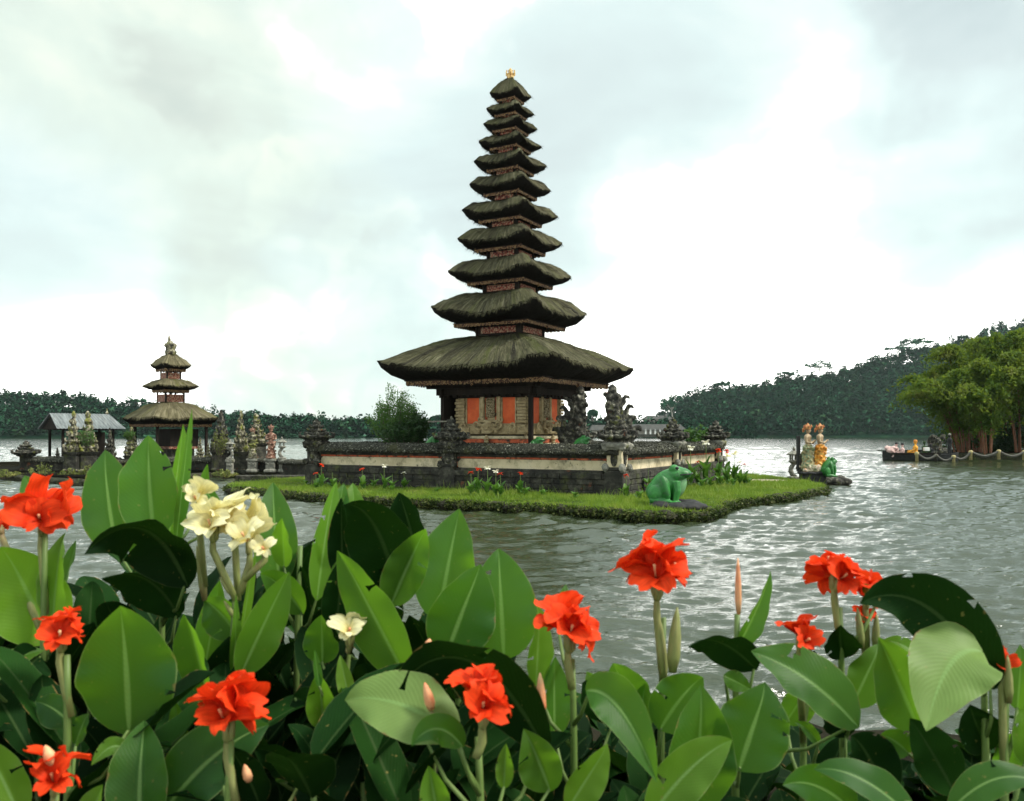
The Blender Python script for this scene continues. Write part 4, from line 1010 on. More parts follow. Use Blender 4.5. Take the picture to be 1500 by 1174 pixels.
# ------------------------------------------------------------------ frogs
def frog_parts(root):
    s = 1/59.5      # photo pixels of the big frog to metres
    def Ry(a): return Matrix.Rotation(-R(a), 3, 'Y')
    b = MB()
    b.ell((-4*s,0,26*s), (28*s,19*s,19*s), Ry(38)); b.ell((9*s,0,38*s), (17*s,17*s,13*s), Ry(22)); b.ell((17*s,0,42*s), (15*s,14*s,8*s), Ry(-6))
    b.ell((-16*s,0,16*s), (17*s,18*s,15*s)); b.ell((8*s,0,22*s), (11*s,14*s,19*s), Ry(-12))
    for y in (-1, 1):
        b.ell((7*s,y*9*s,48*s), (7*s,5.5*s,6*s), n=8)
        b.ell((-18*s,y*17*s,13*s), (12*s,7*s,13*s)); b.ell((-5*s,y*19*s,21*s), (7*s,6*s,19*s), Ry(14))
        b.tube([(-26*s,y*18*s,4*s), (-8*s,y*21*s,3*s), (4*s,y*22*s,2*s)], [5*s,4*s,3*s], 8)
        b.tube([(10*s,y*13*s,30*s), (12*s,y*16*s,17*s), (9*s,y*16*s,3*s)], [7*s,5.5*s,4*s], 8)
        for q in (-1, 0, 1): b.tube([(9*s,y*16*s,2.5*s), (17*s,y*(16+q*4)*s,1.5*s)], [2.6*s,1.6*s], 6)
        for q in (-1, 0, 1): b.tube([(2*s,y*22*s,2*s), (12*s,y*(22+q*5)*s,1.2*s)], [2.6*s,1.6*s], 6)
    body = link('body', carve(b, .016, 0, 5, smooth=4, name='body'), M['frog'], root)
    e = MB().ell((14*s,0,24*s), (10*s,12*s,18*s), Ry(-18), n=9); e.build('belly', M['frogbelly'], root, True)
    mo = MB(); pts = []
    for i in range(13):
        a = R(-105 + 210*i/12); pts.append((17*s + 15.6*s*math.cos(a), 14.6*s*math.sin(a), 40.2*s + 1.5*s*math.cos(a)))
    mo.tube(pts, .9*s, 6); mo.build('mouth', M['eye'], root, True)
    for y in (-1, 1):
        MB().ell((11.5*s,y*13.0*s,49.5*s), (2.6*s,2.2*s,2.2*s), n=8).build('eye', M['eye'], root, True)
def stone_slab(name, label, loc, dims, seed, m, cat='stone'):
    b = MB(); r = random.Random(seed)
    for k in range(9):
        a = r.uniform(0, 6.28); b.ell((dims[0]*.30*math.cos(a), dims[1]*.30*math.sin(a), dims[2]*.45), (dims[0]*r.uniform(.22,.34), dims[1]*r.uniform(.22,.34), dims[2]*r.uniform(.35,.5)), n=6)
    return tag(link(name, carve(b, .03, .03, 5, seed=seed, name=name), m, None, loc), label, cat)
fp = gnd(980, 740, .30)
slab = stone_slab('stone_slab', 'black weathered stone slab at the water edge under the big green frog', (fp.x+.10, fp.y-.32, .16), (1.25, 1.05, .32), 4, M['basalt'])
big = thing('frog_statue', 'big green frog statue facing right on the black slab at the lawn edge', 'frog statue', (fp.x, fp.y, .36), R(-12), 'green frog statues')
frog_parts(big)
for (px, py, Y, rz, sc, lab) in ((637, 656, 29.3, 20, .62, 'small green frog statue behind the wall left of the pagoda'),
                          (786, 655, 26.3, -25, .50, 'small green frog statue at the foot of the pagoda near corner post'),
                          (852, 655, 26.2, 10, .55, 'small green frog statue below the left carved gate wing')):
    p = at(px, py, Y); dup(big, (p.x, p.y, 1.46 if Y < 28 else 1.46), R(rz), sc, lab, 'green frog statues')
p = at(1214, 692, 31.8); dup(big, (p.x, p.y, .42), R(15), (.62, .75, .80), 'green frog statue on the rock behind the two painted figures', 'green frog statues')

# ------------------------------------------------------------------ painted figures, lantern, posts on the right point
def figure(name, label, loc, rz, H, robe, top, crownm, group=None, seed=0):
    t = thing(name, label, 'statue', loc, rz, group)
    k = H/1.66
    b = MB(); b.lathe([(.24,0),(.26,.05),(.20,.3),(.17,.55),(.19,.78),(.15,.92)], n=14, sx=1.05, sy=.95)
    b.ell((.10,-.06,.34), (.10,.08,.34), n=7); b.ell((.12,.05,.26), (.09,.07,.27), n=7); b.ell((-.16,0,.42), (.07,.15,.34), n=6)
    b.tube([(.16,-.16,.80),(.2,0,.76),(.16,.16,.80)], [.05,.06,.05], 8)
    rr_ = random.Random(seed + 5)
    for _ in range(34):
        a_ = rr_.uniform(0, 6.28); z_ = rr_.uniform(.05, .85); b.ell((.21*math.cos(a_), .21*math.sin(a_), z_), (.045, .045, .05), n=4)
    m1 = carve(b, .020, .018, 10, seed=seed, name='robe')
    b = MB(); b.lathe([(.13,.88),(.12,.96),(.16,1.12),(.18,1.24),(.13,1.30),(.055,1.33),(.05,1.40)], n=14, sx=.72, sy=1.05)
    b.ell((.015,0,1.455), (.085,.075,.11), n=9); b.ell((.10,0,1.45), (.022,.014,.028), n=5); b.ell((.075,0,1.40), (.025,.028,.014), n=5)
    for y in (-1, 1):
        b.tube([(0,y*.185,1.24),(.02,y*.235,1.02),(.15,y*.16,.98),(.24,y*.03,1.06)], [.058,.048,.042,.034], 8)
        b.ell((.26,y*.02,1.08), (.05,.03,.04), n=5); b.ell((.0,y*.085,1.45), (.02,.018,.035), n=5)
        b.ell((.08,y*.032,1.475), (.016,.014,.010), n=4)
    m2 = carve(b, .012, 0, 1, smooth=2, name='torso')
    b = MB(); b.lathe([(.105,1.50),(.11,1.56),(.09,1.60),(.10,1.63),(.05,1.68),(.02,1.76)], n=12)
    for q in range(7):
        a = q*2*PI/7; b.tube([(.09*math.cos(a),.09*math.sin(a),1.54),(.14*math.cos(a),.14*math.sin(a),1.62),(.12*math.cos(a),.12*math.sin(a),1.70)], [.03,.028,.01], 5)
    b.tube([(-.06,0,1.58),(-.15,0,1.52),(-.17,0,1.40)], [.06,.06,.03], 6)
    m3 = carve(b, .012, .01, 20, name='crown')
    for nm, me, m in (('robe', m1, robe), ('torso', m2, top), ('crown', m3, crownm)):
        o = link(nm, me, m, t); o.scale = (k*1.05, k*1.05, k)
    return t
ped = gnd(1197, 715, 0)
pd = thing('statue_pedestal', 'black stone pedestal at the tip of the lawn under two painted figures', 'pedestal', (ped.x, ped.y + .45, 0), R(-6))
m = MB(); m.box((0,0,.22), (.86,.74,.56), 0, .03); m.box((0,0,.55), (.98,.84,.10), 0, .02); link('block', carve(m, .035, .03, 5, name='block'), M['basalt'], pd)
m = MB(); m.box((0,0,.64), (.84,.66,.10), 0, .02)
for q in range(12): m.ell((math.cos(q*PI/6)*.36, math.sin(q*PI/6)*.28, .74), (.12,.10,.12), n=5)
link('painted_base', carve(m, .03, .04, 9, name='painted_base'), M['mixpaint'], pd)
f1 = figure('painted_statue', 'painted statue with folded arms and pale patterned robe, left of the pair', (ped.x - .20, ped.y + .42, .70), R(-35), 1.62, M['robe_pale'], M['skin'], M['crown'], 'pair of painted figures')
f2 = figure('painted_statue', 'painted statue with folded arms and bright orange robe, right of the pair', (ped.x + .24, ped.y + .38, .72), R(-25), 1.60, M['robe'], M['skin'], M['crown'], 'pair of painted figures')
tag(MB().box((ped.x - .38, ped.y + .95, 1.25), (.08, .25, 1.35), 0, .01).build('stone_backboard', M['basalt']), 'narrow dark upright board behind the left painted figure', 'board')
stone_slab('mossy_rock', 'mossy rock in the water beside the statue pedestal', (gnd(1223,708,.1).x, gnd(1223,708,.1).y, -.06), (1.15, .8, .50), 9, M['stone'], 'rock')

def lantern(label, loc, k, rz=0, m=None, group='stone lanterns', curved=True):
    t = thing('stone_lantern', label, 'lantern', loc, rz, group); m = m or M['greystone']
    def bl(nm, mb, vox=.015): link(nm, carve(mb, vox, .010, 14, name=nm), m, t).scale = (k, k, k)
    bl('base', MB().box((0,0,.05), (.42,.36,.10), 0, .02))
    if curved: bl('curved_stem', MB().tube([(.08,0,.10),(-.06,0,.16),(-.13,0,.30),(-.11,0,.44),(-.02,0,.56),(.06,0,.60)], [.07,.09,.10,.09,.08,.07], 10).ell((.12,0,.42), (.06,.06,.06), n=6))
    else: bl('stem', MB().lathe([(.13,.08),(.08,.16),(.075,.48),(.12,.60)], n=12))
    bl('bowl', MB().lathe([(.09,.58),(.20,.64),(.22,.70),(.16,.73)], n=8))
    fb = MB()
    for sx in (-1, 1):
        for sy in (-1, 1): fb.box((sx*.10, sy*.10, .82), (.055,.055,.20))
    fb.box((0,0,.92), (.26,.26,.03)); fb.build('fire_box', m, t).scale = (k, k, k)
    bl('roof', MB().lathe([(.29,.92),(.30,.95),(.16,1.03),(.07,1.08),(.05,1.10)], n=6))
    bl('finial', MB().lathe([(.03,1.08),(.07,1.13),(.06,1.17),(.015,1.24)], n=10))
    return t
lp = gnd(1163, 702, .25)
lan = lantern('grey mossy stone lantern with crescent stem on the lawn by the painted figures', (lp.x, lp.y, .25), 1.02, R(5))
for (px, lab) in ((1173.5, 'dark square gate post nearest the stone lantern on the lawn tip'), (1180, 'dark square gate post nearest the painted figures pedestal')):
    g = gnd(px, 706, .2); tag(MB().box((g.x, g.y, .62), (.11,.11,1.0), .1, .01).lathe([(.08,1.10),(.09,1.14),(.02,1.24)], c=(g.x, g.y, .02), n=8).build('gate_post', M['plinth']), lab, 'post', 'gate posts at the lawn tip')

# ------------------------------------------------------------------ left temple island
TZ = .27
mt = at(250, 690, 44.0)
mer = thing('small_pagoda', 'small three-tiered thatched shrine tower on the left temple island', 'pagoda', (mt.x, mt.y, 0), R(-43))
q = 44.0/F
def zz(y, Y=44.0): return CAMZ + (HZ - y)*Y/F
for i, (w, yt, ye, yf, wf, apex) in enumerate(((143, 590, 613, 625, 115, None), (85, 555.5, 566, 575, 50, None), (61.5, 518, 535.5, 544.5, 40, 1))):
    s = w*q/1.41; nh = (85, 61.5, 0)[i]*q/1.41*.24
    roof_part(mer, s/2, nh if not apex else .04, zz(yt) , zz(ye) - .03, .05, wf*q/1.41/2, zz(yf), zz(517.5) if apex else None, 300+i, M['thatch_tan'], M['gilt'], nexp=9, fas=.10, drops=True, conv=1.35 if i != 2 else 1.5, tuft=.9, N=160)
    MB().box((0,0,zz(yf)+.14), (wf*q/1.41*.96,)*2 + (.03,)).build('soffit', M['wood'], mer)
    if i < 2:
        sb = (38, 28)[i]*q/1.41; z0 = zz(yt) - .1; z1 = zz((575, 544.5)[i]) + .12
        for k in range(4):
            Rm = Matrix.Rotation(k*PI/2, 3, 'Z')
            MB().box(Rm @ Vector((sb/2, -sb/2, (z0+z1)/2)), (.07,.07,z1-z0), k*PI/2).build('corner_post', M['wood'], mer)
            MB().box(Rm @ Vector((0, -sb/2, z0 + (z1-z0)*.42)), (sb-.075, .04, (z1-z0)*.5), k*PI/2).build('carved_panel', M['gilt_red'], mer)
        MB().box((0,0,(z0+z1)/2), (.10,.10,z1-z0-.01)).build('centre_post', M['wood'], mer)
for k in range(4):
    Rm = Matrix.Rotation(k*PI/2, 3, 'Z')
    MB().box(Rm @ Vector((1.28,-1.28,(zz(622)+.5)/2)), (.12,.12,zz(622)-.5), k*PI/2).build('post', M['wood'], mer)
MB().box((0,0,.55), (3.1,3.1,.6), 0, .03).build('base', M['plinth'], mer)
MB().box((0.25,.25,1.75), (1.5,1.5,1.0)).build('shrine_box', M['wood'], mer)
MB().box((0.25,.25,1.30), (1.7,1.7,.12)).build('shrine_ledge', M['gilt_red'], mer)
MB().box((0.25,.25,1.02), (1.2,1.2,.44)).build('shrine_foot', M['plinth'], mer)
fm = MB(); zb = zz(518.5)
fm.lathe([(.18,zb-.05),(.24,zb+.08),(.16,zb+.16),(.20,zb+.28),(.12,zb+.42),(.05,zb+.55)], n=10)
fm.tube([(-.08,0,zb+.2),(-.18,0,zb+.42),(-.10,0,zb+.60),(-.17,0,zb+.80)], [.09,.08,.06,.02], 6)
for k in range(6): fm.ell((.15*math.cos(k*1.05),.15*math.sin(k*1.05),zb+.34), (.08,.08,.09), n=4)
ff = link('finial', carve(fm, .03, .03, 9, name='finial'), M['palestone'], mer); ff.scale = (1.35, 1.35, 1.25); ff.location = (0, 0, -.25*zb)

# open pavilion with a sheet-metal roof
pv = thing('pavilion', 'open pavilion with grey sheet-metal gable roof on dark posts', 'pavilion', (at(121, 690, 45).x, 45, 0), R(50)); pv.scale = (.88, .85, 1)
zr, zev = zz(607, 45), zz(629, 45)
m = MB(); Lr = 2.0; 
for sy in (-1, 1):
    n_ = 40
    top = [(-Lr + .0 + 2*Lr*.86*i/n_ + .12, 0, zr + .012*math.cos(i*PI)) for i in range(n_+1)]
    bot = [(-Lr + 2*Lr*i/n_ + .0, sy*1.35, zev + .012*math.cos(i*PI)) for i in range(n_+1)]
    m.raw(top + bot, [(i, i+1, n_+2+i, n_+1+i) if sy < 0 else (i, n_+1+i, n_+2+i, i+1) for i in range(n_)])
roof = m.build('roof', M['metalroof'], pv); sm = roof.modifiers.new('thick', 'SOLIDIFY'); sm.thickness = .03
for gx, tri in ((-1.80, (0,2,1)), (1.50, (0,1,2))):
    m = MB(); m.raw([(gx,-1.2,zev-.02),(gx,1.2,zev-.02),(gx+.05,0,zr-.06)], [tri]); g_ = m.build('gable', M['wood'], pv); g_.modifiers.new('thick', 'SOLIDIFY').thickness = .03
for sx in (-1.5, 1.4):
    for sy in (-.95, .95): MB().box((sx, sy, (zev+.1+.5)/2), (.13,.13,zev+.1-.5)).build('post', M['wood'], pv)
MB().box((0,0,.5), (3.6,2.5,.5), 0, .03).build('floor', M['plinth'], pv)
MB().box((.5,.4,1.35), (2.0,.06,1.5)).build('back_screen', M['wood'], pv)
for sy in (-.95, .95): MB().box((0,sy,zev+.02), (3.3,.12,.12)).build('beam', M['wood'], pv)
for x in (1.45,): MB().lathe([(.05,zr-.02),(.09,zr+.1),(.05,zr+.16),(.01,zr+.34)], c=(x,0,0), n=8).build('ridge_finial', M['palestone'], pv)

def spire(px, ytop, ybot, Y, wpx, var, label, m='palestone', group='carved gateposts of the left temple', rz=0.0):
    b = at(px, ybot, Y); H = (ybot-ytop)/F*Y; W = wpx*.74/F*Y
    t = thing('carved_gatepost', label, 'gatepost', b, rz, group)
    o = link('carving', SPIRE[var], M[m], t); o.scale = (W, W, H/3.0)
    MB().lathe([(.56*W,0),(.56*W,H*.05),(.50*W,H*.07),(.47*W,H*.28),(.54*W,H*.31),(.58*W,H*.34)], square=True).build('shaft', M['plinth'], t)
    return t
spire(108, 601, 694, 40, 30, 0, 'pale lichened gatepost with pink blotch, left one of the split gate before the pavilion')
spire(129, 600, 694, 40.3, 34, 1, 'pale mossy green gatepost, right one of the split gate before the pavilion', rz=.5)
spire(161, 626, 692, 41, 19, 2, 'short square carved post under the right end of the sheet-metal roof', 'stone')
spire(193, 624, 690, 42, 26, 1, 'stout dark carved post with a green tuft between pavilion and three-tiered shrine', 'stone', rz=.3)
spire(324, 600, 692, 41, 36, 2, 'pale green mossy gatepost standing right of the three-tiered shrine roof', rz=.4)
spire(353, 600, 694, 39.5, 28, 0, 'dark carved gatepost with crowned top and black shaft beside the pale flowery statue', 'stone', rz=.2)
spire(375, 604, 674, 40.5, 33, 1, 'pinkish pale gatepost thick with carved flowers, right of the black-shafted post', rz=.8)
spire(293, 640, 690, 42, 14, 0, 'slim pale carved post just right of the shrine tower, left of another slim one', group='small carved posts beside the shrine tower')
spire(305, 648, 690, 41.5, 12, 1, 'short slim pale carved post between the shrine tower and the mossy gatepost', group='small carved posts beside the shrine tower')
spire(84, 655, 692, 40.5, 13, 2, 'tiny carved post tucked left of the split gate', 'stone')
for a in ((-1.6,),):
    pass
def ped_block(px, y0, y1, Y, w, label):
    b = at(px, y1, Y); h = (y1-y0)/F*Y; ww = w/F*Y
    m = MB(); m.box((0,0,h*.1), (ww,ww*.8,h*.2), 0, .02); m.box((0,0,h*.5), (ww*.78,ww*.62,h*.66), 0, .02); m.box((0,0,h*.9), (ww*.98,ww*.78,h*.2), 0, .02)
    for k in range(5): m.ell((-ww*.3 + k*ww*.15, -ww*.32, h*(.60 if k % 2 else .66)), (ww*.07,.04,h*.07), n=4)
    return tag(link('stone_block', carve(m, .02, .012, 12, name='stone_block'), M['greystone'], None, b), label, 'stone block', 'carved stone blocks by the water')
ped_block(370, 672, 692, 39, 16, 'carved grey stone block under the flowery pale gatepost, nearest the black-shafted one')
ped_block(397, 672, 692, 39, 18, 'carved grey stone block under the small reddish crowned statue')
ped_block(414, 673, 692, 39, 12, 'plain grey stone block under the slim dark lantern')
ped_block(337, 673, 697, 38.5, 12, 'plain grey stone block under the squat pale lantern')
fg = at(397, 672, 39); figure('carved_statue', 'small reddish weathered crowned statue on a carved block by the water', fg, R(-80), 1.48, M['redstone'], M['redstone'], M['redstone'], None, 3)
fg = at(370, 672, 39); figure('carved_statue', 'pale lichened crowned statue half merged with the flowery gatepost', fg, R(-100), 1.35, M['palestone'], M['palestone'], M['redstone'], None, 4)
a = at(413, 673, 39); dup(lan, a, R(20), .82, 'slim dark stone lantern against the water left of the compound wall')
a = at(337, 673, 38.5); dup(lan, a, R(190), .72, 'squat pale stone lantern right of the three-tiered shrine')

def low_wall(label, pxa, pxb, ytop, ybot, Ya, Yb, seed, m='coping'):
    A, B = at(pxa, ybot, Ya), at(pxb, ybot, Yb); h = (ybot-ytop)/F*(Ya+Yb)/2
    L = (B-A).to_2d().length; rz = math.atan2(B.y-A.y, B.x-A.x)
    t = thing('temple_wall', label, 'wall', ((A.x+B.x)/2, (A.y+B.y)/2, min(A.z, B.z)-.1), rz, 'low walls of the left temple')
    MB().box((0,0,h*.38), (L,.42,h*.76), 0, .02).build('base', M['plinth'], t)
    n = max(8, int(L/.12)); V = []
    pr = [(-.30,h*.74),(-.34,h*.80),(-.26,h*.92),(0,h*1.04),(.26,h*.92),(.34,h*.80),(.30,h*.74)]
    for i in range(n+1):
        for y, z in pr: V.append((-L/2-.05+(L+.1)*i/n, y, z))
    V = np.array(V); V[:, 2] += fbm(V, 4, seed, 3)*.04; k = len(pr)
    i = np.arange(n)[:, None]*k + np.arange(k-1)[None, :]
    Fq = np.stack([i, i+k, i+k+1, i+1], -1).reshape(-1, 4)
    link('coping', mesh_np('coping', V, [Fq, np.arange(k)[None, :], (np.arange(k)[::-1]+n*k)[None, :]]), M[m], t)
low_wall('low mossy wall running left from the split gate to the small crowned end post', 42, 98, 667, 694, 40.5, 40.5, 1)
low_wall('low mossy wall between the split gate and the stout dark carved post', 140, 190, 670, 692, 41, 42, 2)
low_wall('low dark wall in front of the three-tiered shrine', 200, 318, 668, 694, 41, 41, 3)
low_wall('low mossy wall behind the carved stone blocks by the water', 345, 462, 668, 692, 41, 38, 4)
lg = at(405, 697, 37.6); tag(link('stone_ledge', carve(MB().box((0,0,.05), (3.4,.7,.22), 0, .02), .03, .02, 5, name='stone_ledge'), M['plinth'], None, (lg.x, lg.y, .02)), 'long low stone ledge at the water below the carved blocks', 'ledge')
ep = at(38, 694, 40.5); t = thing('end_post', 'small crowned stone post at the far left end of the low wall', 'post', ep, .3)
MB().box((0,0,.42), (.46,.46,.86), 0, .02).build('shaft', M['plinth'], t); link('finial', FIN[0], M['palestone'], t, (0,0,.82)).scale = (1.15, 1.15, .78)

# ------------------------------------------------------------------ bushes on the island
def bush(name, label, px, pyb, pyt, Y, wpx, leafm, n, leaf, seed, stems=40, upright=True, cat='bush'):
    r = np.random.default_rng(seed); b = at(px, pyb, Y); H = (pyb-pyt)/F*Y; W = wpx/F*Y/2
    t = thing(name, label, cat, b); m = MB(); C = []
    for k in range(stems):
        a = r.uniform(0, 2*PI); rad = math.sqrt(r.random()); u = rad*W
        h = H*(1 - .45*rad**2)*r.uniform(.72, 1.08)
        tip = np.array([math.cos(a)*u, math.sin(a)*u, h]); mid = np.array([math.cos(a)*u*.75, math.sin(a)*u*.75, h*.5])
        m.tube([(math.cos(a)*.06*rad, math.sin(a)*.06*rad, -.05), tuple(mid), tuple(tip)], [.014, .010, .004], 4, cap=False)
        nn = n//stems; tt = r.random(nn)**.75
        P = ((1-tt)**2)[:, None]*np.zeros(3) + (2*tt*(1-tt))[:, None]*mid*1.1 + (tt**2)[:, None]*tip
        C.append(P + r.normal(0, 1, (nn, 3))*np.array([W*.13, W*.13, H*.05]) * (1.25 - tt[:, None]*.7))
    m.build('stems', M['bark'], t)
    C = np.concatenate(C); C = C[C[:, 2] > .02]
    V, Fq = quads(C, np.full(len(C), leaf), r, up=.15, aspect=.38 if upright else .6)
    link('leaves', mesh_np('leaves', V, Fq), leafm, t)
    return t
bush('round_bush', 'tall feathery green bush at the left of the pagoda', 578, 655, 566, 32, 78, M['bushleaf'], 9000, .10, 21, 60)
bush('dark_shrub', 'low dark shrub between the feathery bush and the pagoda', 612, 656, 598, 31.5, 46, M['darkleaf'], 3500, .11, 22, 30, False)
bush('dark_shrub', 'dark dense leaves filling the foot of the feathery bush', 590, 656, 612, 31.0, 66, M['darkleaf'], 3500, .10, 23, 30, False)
bush('green_shrub', 'loose green shrub rising behind the right wall between its two far finials', 1020, 660, 625, 33, 56, M['bushleaf'], 1500, .13, 24, 26, False)
bush('reddish_shrub', 'low sparse reddish shrub at the wall corner left of the big frog', 963, 728, 702, 22.6, 34, M['redstone'], 260, .07, 25, 16)
bush('twiggy_plant', 'pale twiggy plant leaning on the wall right of the feathery bush', 655, 662, 640, 29.6, 24, M['ferns'], 260, .07, 26, 14)
for k, (px, yb, yt, w, lab, lm) in enumerate(((60, 704, 678, 34, 'yellow-green weeds with orange tips on the left shore before the low wall', 'ferns'), (100, 706, 684, 30, 'green weeds below the split gate on the left shore', 'ferns'),
        (8, 700, 688, 46, 'low yellow-brown shore weeds at the left edge of the photo', 'ferns'), (128, 707, 680, 24, 'weeds with reddish stalks at the foot of the right split gatepost', 'ferns'),
        (128, 655, 622, 28, 'green leaves clinging to the right split gatepost', 'bushleaf'), (190, 645, 628, 16, 'bright green tuft growing on the stout dark carved post', 'bushleaf'), (322, 668, 625, 26, 'moss and creepers on the pale gatepost right of the shrine', 'ferns'),
        (330, 700, 688, 36, 'light green grass tuft at the water below the squat lantern', 'ferns'))):
    Yk = 39 if yb < 690 else 36.5
    bush('weed_clump', lab, px, yb, yt, Yk - .0, w, M[lm], 700, .10, 60+k, 26, True, 'weeds')

# ------------------------------------------------------------------ bamboo grove and boat
def bamboo(label, px, Y, seed, hgt, lean, nc=9, spread=1.0):
    r = np.random.default_rng(seed); b = at(px, 664, Y); b.z = .3
    t = thing('bamboo_clump', label, 'bamboo', b, 0, 'bamboo grove on the islet'); LV = []
    for k in range(nc):
        a = 2*PI*k/nc + r.uniform(-.3, .3); r0 = r.uniform(.15, .75)*spread; h = hgt*r.uniform(.72, 1.05); out = r.uniform(.9, 2.4)*spread
        d = np.array([math.cos(a), math.sin(a), 0]); ln = np.array([lean, 0, 0])
        p0 = d*r0; p1 = d*(r0 + out*.25) + ln*.25 + np.array([0,0,h*.55]); p2 = d*(r0 + out*.8) + ln*.8 + np.array([0,0,h]); p3 = d*(r0 + out*1.7) + ln*1.25 + np.array([0,0,h*.80])
        T = np.linspace(0, 1, 12)
        cv = [((1-q_)**3)*p0 + 3*q_*(1-q_)**2*p1 + 3*q_*q_*(1-q_)*p2 + q_**3*p3 for q_ in T]
        m = MB(); m.tube(cv, [.075*(1-.85*q_) for q_ in T], 6); m.build('culm', M['bamboo'], t)
        ns = 80
        for j in range(ns):
            q_ = .20 + .80*r.random()**.8
            c = ((1-q_)**3)*p0 + 3*q_*(1-q_)**2*p1 + 3*q_*q_*(1-q_)*p2 + q_**3*p3
            aa = r.uniform(0, 2*PI); ln_ = r.uniform(.5, 1.5)
            nl = 17; u = r.random(nl)
            P = c + np.stack([np.cos(aa)*ln_*u, np.sin(aa)*ln_*u, .25*np.sin(u*PI) - .75*ln_*u**2], 1) + r.normal(0, .13, (nl, 3))
            LV.append(P)
    P = np.concatenate(LV); V, Fq = quads(P, np.full(len(P), .33), r, up=.1, aspect=.42, droop=1.0)
    link('leaves', mesh_np('leaves', V, Fq), M['bambooleaf'], t)
    return t
bamboo('bamboo clump at the left edge of the grove drooping out over the boat', 1408, 70, 1, 7.6, -1.5, 11, .85)
bamboo('tall bamboo clump second from the left with a high pale plume', 1430, 72, 2, 10.6, -.7, 11)
bamboo('bamboo clump in front with a bough hanging low to the water', 1446, 67.5, 3, 7.6, -.5, 10, .9)
bamboo('tallest bamboo clump at the back right of the grove', 1474, 74, 4, 12.0, .1, 12)
bamboo('bamboo clump at the right edge of the photo', 1500, 69, 5, 9.6, .6, 11)
bamboo('bamboo clump just outside the right edge, its boughs reaching in', 1536, 71, 6, 10.6, .3, 10)
bush('dark_shrub', 'dark undergrowth added between the bamboo culms to darken the grove inside', 1452, 668, 604, 74, 150, M['darkleaf'], 11000, .30, 27, 60, False, 'undergrowth')  # undergrowth raised and thickened to darken the inside of the grove
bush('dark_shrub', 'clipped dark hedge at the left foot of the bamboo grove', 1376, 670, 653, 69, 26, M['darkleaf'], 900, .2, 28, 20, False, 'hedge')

BY = 64.0
bo = at(1348, 674, BY)
boat = thing('wooden_boat', 'long dark wooden boat moored beside the bamboo islet', 'boat', (bo.x, BY, 0), R(-4))
def hull():
    L, W, n = 5.4, 1.5, 24; V = []; k = 7
    for i in range(n+1):
        u = i/n*2-1; w = W/2*(1 - abs(u)**3*.75); sh = .42 + .34*u**2*(1 if u < 0 else .6)
        for j in range(k):
            a = -PI/2 + PI*j/(k-1); V.append((u*L/2, w*math.sin(a), sh*(1 - math.cos(a)**.6*1.35)))
        for j in range(k):
            a = PI/2 - PI*j/(k-1); V.append((u*L/2*.985, w*.88*math.sin(a), sh*(1 - math.cos(a)**.6*1.15) + .015))
    kk = 2*k; Fs = [(i*kk+j, (i+1)*kk+j, (i+1)*kk+(j+1) % kk, i*kk+(j+1) % kk) for i in range(n) for j in range(kk)]
    Fs += [tuple(range(kk-1, -1, -1)), tuple(n*kk+j for j in range(kk))]
    m = MB(); m.raw(V, Fs); m.build('hull', M['basalt'], boat)
    MB().box((0,0,.20), (4.4,.9,.04)).build('deck', M['wood'], boat)
    MB().box((-2.85,0,.74), (.6,.25,.06)).build('prow_board', M['wood'], boat)
    MB().box((-.6,-.70,.52), (3.6,.05,.16)).build('side_plank', M['wood'], boat)
hull()
def bundle(label, px, py, w, seed, m):
    b = MB(); r = random.Random(seed)
    for k in range(7): b.ell((r.uniform(-.3,.3)*w, r.uniform(-.2,.2), r.uniform(.05,.30)), (r.uniform(.16,.3)*w, .22, r.uniform(.14,.26)), n=6)
    p = at(px, py, BY); tag(link('cloth_bundle', carve(b, .04, .05, 5, seed=seed, name='cloth_bundle'), m, None, p), label, 'bundle', 'bundles lying in the boat')
bundle('heap of pink cloth at the left end of the boat', 1305, 662, 1.0, 1, M['pink'])
def person(name, label, px, py_foot, py_head, Y, pose, cloth, head, rz):
    b = at(px, py_foot, Y); H = (py_foot-py_head)/F*Y
    t = thing(name, label, 'person', b, rz); m = MB()
    if pose == 'sit':
        k = H/.92
        m.lathe([(.18,0),(.20,.10),(.16,.3),(.19,.48),(.10,.58),(.05,.62),(.05,.68)], n=12, sx=.75); m.ell((.0,0,.76), (.09,.08,.115), n=8); m.ell((.09,0,.755), (.02,.015,.025), n=4)
        for y in (-1, 1):
            m.tube([(0,y*.10,.10),(.36,y*.14,.24),(.40,y*.12,-.05),(.5,y*.12,-.06)], [.085,.07,.05,.04], 8); m.tube([(0,y*.19,.52),(.10,y*.24,.32),(.28,y*.14,.26),(.34,y*.12,.26)], [.055,.045,.04,.03], 8)
        hz = .84
    else:
        k = H/1.72
        for y in (-1, 1):
            m.tube([(0,y*.09,.86),(.01,y*.10,.48),(-.01,y*.10,.08),(.1,y*.11,.04)], [.095,.07,.05,.04], 8); m.tube([(0,y*.19,1.38),(.02,y*.25,1.12),(.12,y*.2,.92),(.15,y*.19,.84)], [.058,.048,.04,.03], 8)
        m.lathe([(.14,.80),(.17,.92),(.14,1.08),(.18,1.30),(.17,1.40),(.07,1.46),(.05,1.54)], n=12, sx=.7); m.ell((0.01,0,1.61), (.09,.078,.115), n=8); m.ell((.1,0,1.60), (.02,.015,.025), n=4); hz = 1.69
    o = link('body', carve(m, .02, 0, 1, smooth=2, name='body'), cloth, t); o.scale = (k,)*3
    o = link('headwear', carve(MB().lathe([(.10,hz-.06),(.105,hz),(.08,hz+.05),(.02,hz+.075)], n=12), .012, 0, 1, name='headwear'), head, t); o.scale = (k,)*3
